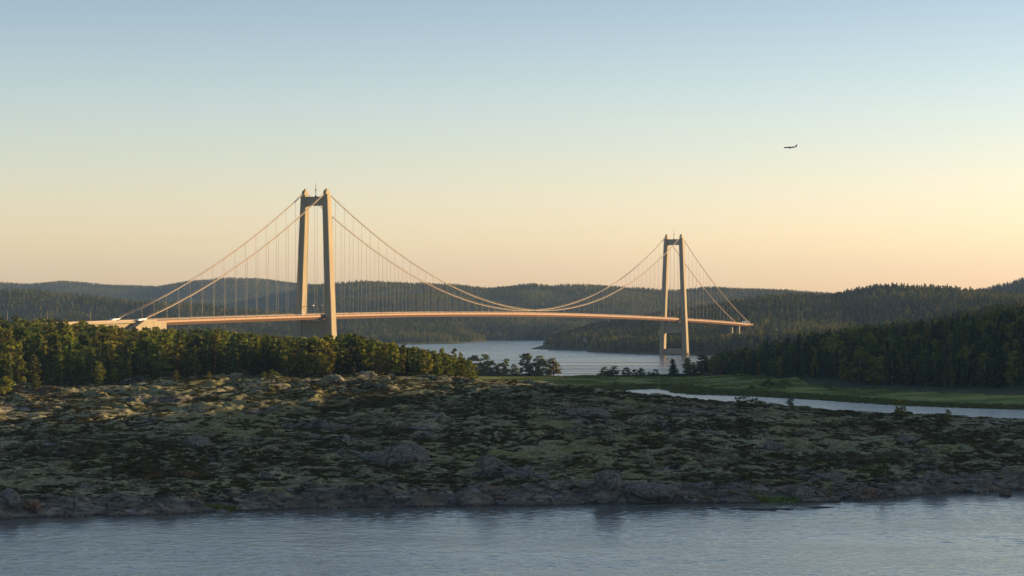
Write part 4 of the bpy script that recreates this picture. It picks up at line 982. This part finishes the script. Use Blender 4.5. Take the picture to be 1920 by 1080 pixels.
X, Y = heath_pts(26000, 63, 592, 760); Z, s_, a1, a2, g_ = heath(X, Y); k = (s_ > -1) & (s_ < 22) & (Z > -.2) & (rng.random(len(X)) < np.exp(-s_/9)) & (g_ < .1); X, Y, Z = X[k], Y[k], Z[k]
cc = proto_coll('stone_kinds', [('stone_%d' % i, rock_mesh(50+i, .7, 2, M['rock'] if i % 3 else M['rock_red'])) for i in range(6)])
s = rng.uniform(.15,.5,len(X)); scatter('shore_stones', np.c_[X,Y,Z], s, rng.uniform(0,6.28,len(X)), cc, 'small stones strewn among the rocks of the near shore', 'stones'); print('stones', len(X))
X, Y = heath_pts(60000, 64, 592, 760); Z, s_, a1, a2, g_ = heath(X, Y); k = (g_ > .15); X, Y, Z = X[k], Y[k], Z[k]
cg = proto_coll('grass_kinds', [('grass_%d' % i, clump_mesh('grass', 60+i, 40, .5, 1.0, M['grassm'], True)) for i in range(3)])
s = rng.uniform(.5,1.0,len(X)); scatter('shore_grass', np.c_[X,Y,Z-.1], np.c_[s*.7,s*.7,s*1.0], rng.uniform(0,6.28,len(X)), cg, 'bright green grass tussocks at the edge of the water', 'grass'); print('grass', len(X))
# reeds along the inlet and the meadow shore, low thicket along the channel
rs2 = np.random.default_rng(9); n = 60000; X = rs2.uniform(30, 420, n); Y = rs2.uniform(1230, 2020, n); Z, s_ = terrain(X, Y)
k = (s_ > -3+3*fbm(X, Y, 30, 2, 3)) & (s_ < 26) & (X/Y < .27); X, Y, Z = X[k], Y[k], np.maximum(Z[k], -.3)
cr = proto_coll('reed_kinds', [('reed_%d' % i, clump_mesh('reed', 70+i, 34, .8, 1.9, M['reed'], True)) for i in range(3)])
s = rng.uniform(.5,1.0,len(X)); scatter('reeds', np.c_[X,Y,Z-.1], np.c_[s*1.6,s*1.6,s*.9], rng.uniform(0,6.28,len(X)), cr, 'belt of green reeds round the still inlet and the meadow', 'reeds'); print('reeds', len(X))
n = 40000; X = rs2.uniform(-60, 430, n); Y = rs2.uniform(1480, 2010, n); k = inside(X, Y, MEADOW) & (fbm(X, Y, 40, 3, 88) > -.05); X, Y = X[k], Y[k]; Z, s_ = terrain(X, Y); k = s_ > 3; X, Y, Z = X[k], Y[k], Z[k]
s = rng.uniform(.25,.55,len(X)); scatter('meadow_grass', np.c_[X,Y,Z-.1], np.c_[s*4,s*4,s*.9], rng.uniform(0,6.28,len(X)), cg, 'tall uncut grass patches on the green meadow by the inlet', 'grass')
n = 1500; X = np.r_[rs2.uniform(-62, 44, n), rs2.uniform(55, 175, n)]; Y = 1976+rs2.normal(0, 3, 2*n); Z, s_ = terrain(X, Y); k = (s_ > 1); X, Y, Z = X[k], Y[k], Z[k]
ct = proto_coll('thicket_kinds', [('thicket_%d' % i, me) for i, me in enumerate(CROWN['shrub'])])
s = rng.uniform(.35,.75,len(X)); scatter('waterside_thicket', np.c_[X,Y,Z-.2], s, rng.uniform(0,6.28,len(X)), ct, 'low dark thicket between the meadow and the channel', 'thicket')
# ------------------------------------------------------------------ single things
def street_lamp(t, s, z, h, label):
    P = bw(t, s); r = empty('street_lamp', (P[0], P[1], z), BRZ); tag(r, label, 'street lamp', 'street lamps on the bridge approach')
    m = MB(); m.tube([(0,0,-.5),(0,0,h*.5),(0,0,h)], [.26,.2,.14], 8); m.build('pole', M['rail'], r)
    m = MB(); m.tube([(0,0,h-.1),(0,1.1,h+.35),(0,2.0,h+.4)], .09, 6); m.build('arm', M['rail'], r)
    m = MB(); m.box(-.22,.22,1.7,2.7,h+.3,h+.5); m.build('lamp_head', M['dark'], r, bevel=.05)
street_lamp(-417, -9.6, deck_z(-417), 11, 'thin street lamp on the viaduct, nearest the cable anchorage')
street_lamp(-476.5, -9.6, deck_z(-476), 11, 'pale street lamp where the road reaches the trees, middle of three')
street_lamp(-529, -9.6, deck_z(-529), 11, 'street lamp standing among the tree tops at the left edge of the photo')
# airliner, nose to the left
r = empty('airplane', (PX(1482.5, 3971), 3971, PZ(276.0, 3971)), R(180+8)); r.rotation_euler = (0, R(-2), R(-8))
tag(r, 'small dark airplane flying left through the clear evening sky', 'airplane')
m = MB(); st = [(-12.6,.05,-.1),(-12.1,.55,-.05),(-11,.95,0),(-9,1.2,.05),(0,1.25,.05),(6,1.2,.1),(9,.85,.35),(11.5,.4,.75),(12.4,.12,.95)]
m.loft([[(x, rr*cos(a), z+rr*sin(a)) for a in [2*pi*k/12 for k in range(12)]] for x, rr, z in st]); m.build('fuselage', M['jet'], r, smooth=True)
for s in (-1, 1):
    m = MB(); m.loft([[(-2.5,s*1,-.7),(2.2,s*1,-.7),(2.2,s*1,-.35),(-2.5,s*1,-.3)],[(3.6,s*12,.5),(5.0,s*12,.5),(5.0,s*12,.62),(3.6,s*12,.62)]]); m.build('wing', M['jet'], r)
    m = MB(); m.loft([[(9.6,s*.2,1.1),(11.8,s*.2,1.1),(11.8,s*.2,1.3),(9.6,s*.2,1.3)],[(11.6,s*4.4,1.5),(12.6,s*4.4,1.5),(12.6,s*4.4,1.6),(11.6,s*4.4,1.6)]]); m.build('tailplane', M['jet'], r)
    m = MB(); m.tube([(-2.4,s*4,-1.3),(-1.9,s*4,-1.3),(.9,s*4,-1.25)], [.72,.8,.5], 10); m.build('engine', M['jet'], r)
m = MB(); m.loft([[(8.3,-.14,.9),(12.1,-.14,1.0),(12.1,.14,1.0),(8.3,.14,.9)],[(11.7,-.07,5.0),(13.3,-.07,5.0),(13.3,.07,5.0),(11.7,.07,5.0)]]); m.build('tail_fin', M['jet'], r)
# small white buildings on the right bank
def house(px, d, z, w, dep, h, rh, rz, label, name='house'):
    x = PX(px, d); r = empty(name, (x, d, z), R(rz)); tag(r, label, name.replace('_', ' ') if name != 'hut' else 'hut')
    m = MB(); m.box(-w/2,w/2,-dep/2,dep/2,-2,h); m.build('wall', M['white'], r)
    m = MB(); o = .5; m.loft([[(x_,-dep/2-o,h-.1),(x_,0,h+rh),(x_,dep/2+o,h-.1),(x_,dep/2+o,h+.25),(x_,0,h+rh+.35),(x_,-dep/2-o,h+.25)] for x_ in (-w/2-o,w/2+o)]); m.build('roof', M['roofm'], r)
    for k in (-.28,.28):
        m = MB(); m.box(w*k-.7,w*k+.7,-dep/2-.05,-dep/2+.05,h*.4,h*.75); m.build('window', M['dark'], r)
    m = MB(); m.box(-.5,.5,-dep/2-.06,-dep/2+.04,0,2.1); m.build('door', M['dark'], r)
def gz(px, d): return float(ground(PX(px, d), d)[0])
for px, d, w, lab in ((1060,3755,7,'single white cottage between trees on the right bank promontory'),(1083,3690,6,'left small white house on the grassy bank near the right tower'),(1096,3670,6,'right small white house on the grassy bank near the right tower')):
    house(px, d, max(gz(px, d), 2.0)+2.5, w, 6, 4.5, 1.8, 15, lab)
P = bw(1648, 4); house(960+P[0]/P[1]*FPX, P[1], deck_z(1640)-1, 11, 9, 6.5, .6, 30, 'white box-like service building at the right end of the bridge', 'service_building')
def car(t, y, m, label, van=False):
    P = bw(t, y, deck_z(t)+.06); r = empty('van' if van else 'car', P, BRZ); tag(r, label, 'van' if van else 'car', 'vehicles on the bridge deck')
    h = 2.1 if van else 1.45; b = MB(); b.loft([[(-2.2,yy,.35),(-2.25,yy,.8),(-2.0,yy,h-.05 if van else .95),(-1.5,yy,h),(.6 if not van else 1.0,yy,h),(1.3 if not van else 1.6,yy,.98 if not van else 1.2),(2.2,yy,.8),(2.25,yy,.35)] for yy in (-.9,.9)]); b.build('body', m, r, bevel=.06)
    for s in (-1,1):
        b = MB(); b.loft([[(-1.6,s*.905+d,1.0),(1.0,s*.905+d,1.0),(.5,s*.905+d,h-.12),(-1.4,s*.905+d,h-.12)] for d in (-.01,.01)]); b.build('window', M['dark'], r)
        for xx in (-1.35,1.4):
            b = MB(); b.tube([(xx,s*.75,.34),(xx,s*.95,.34)], .34, 12); b.build('wheel', M['dark'], r)
car(66, -6.0, M['dark'], 'dark car on the bridge deck just right of the left tower')
car(142, -6.0, M['jet'], 'black car on the bridge deck, second right of the left tower')
car(-40, -6.0, M['pale'], 'grey van on the bridge deck just left of the left tower', True)
# thin mast beyond the meadow
y = 1986.; x = PX(1148, y); m = MB(); m.tube([(0,0,-1),(0,0,6),(0,0,12)], [.22,.18,.1], 6); m.box(-.5,.5,-.08,.08,10.4,11.2)
o = m.build('navigation_mast', M['dark']); o.location = (x, y, max(gz(1148, y), 0)); tag(o, 'thin dark mast rising from the small pair of trees by the channel', 'mast')
# ------------------------------------------------------------------ the air
hm, hn, hout = mat('haze_air'); pv = hn.nodes.new('ShaderNodeVolumePrincipled')
pv.inputs['Color'].default_value = (.33,.54,1.0,1); pv.inputs['Density'].default_value = 2.5e-5; pv.inputs['Anisotropy'].default_value = 0.0
hn.links.new(pv.outputs[0], hout.inputs['Volume'])
b = MB(); b.box(-9500, 9500, -1600, 16500, -7.6, 470)
hz = b.build('haze', hm); tag(hz, 'thin blue air lying over the channel and the far hills', 'haze', kind='stuff')
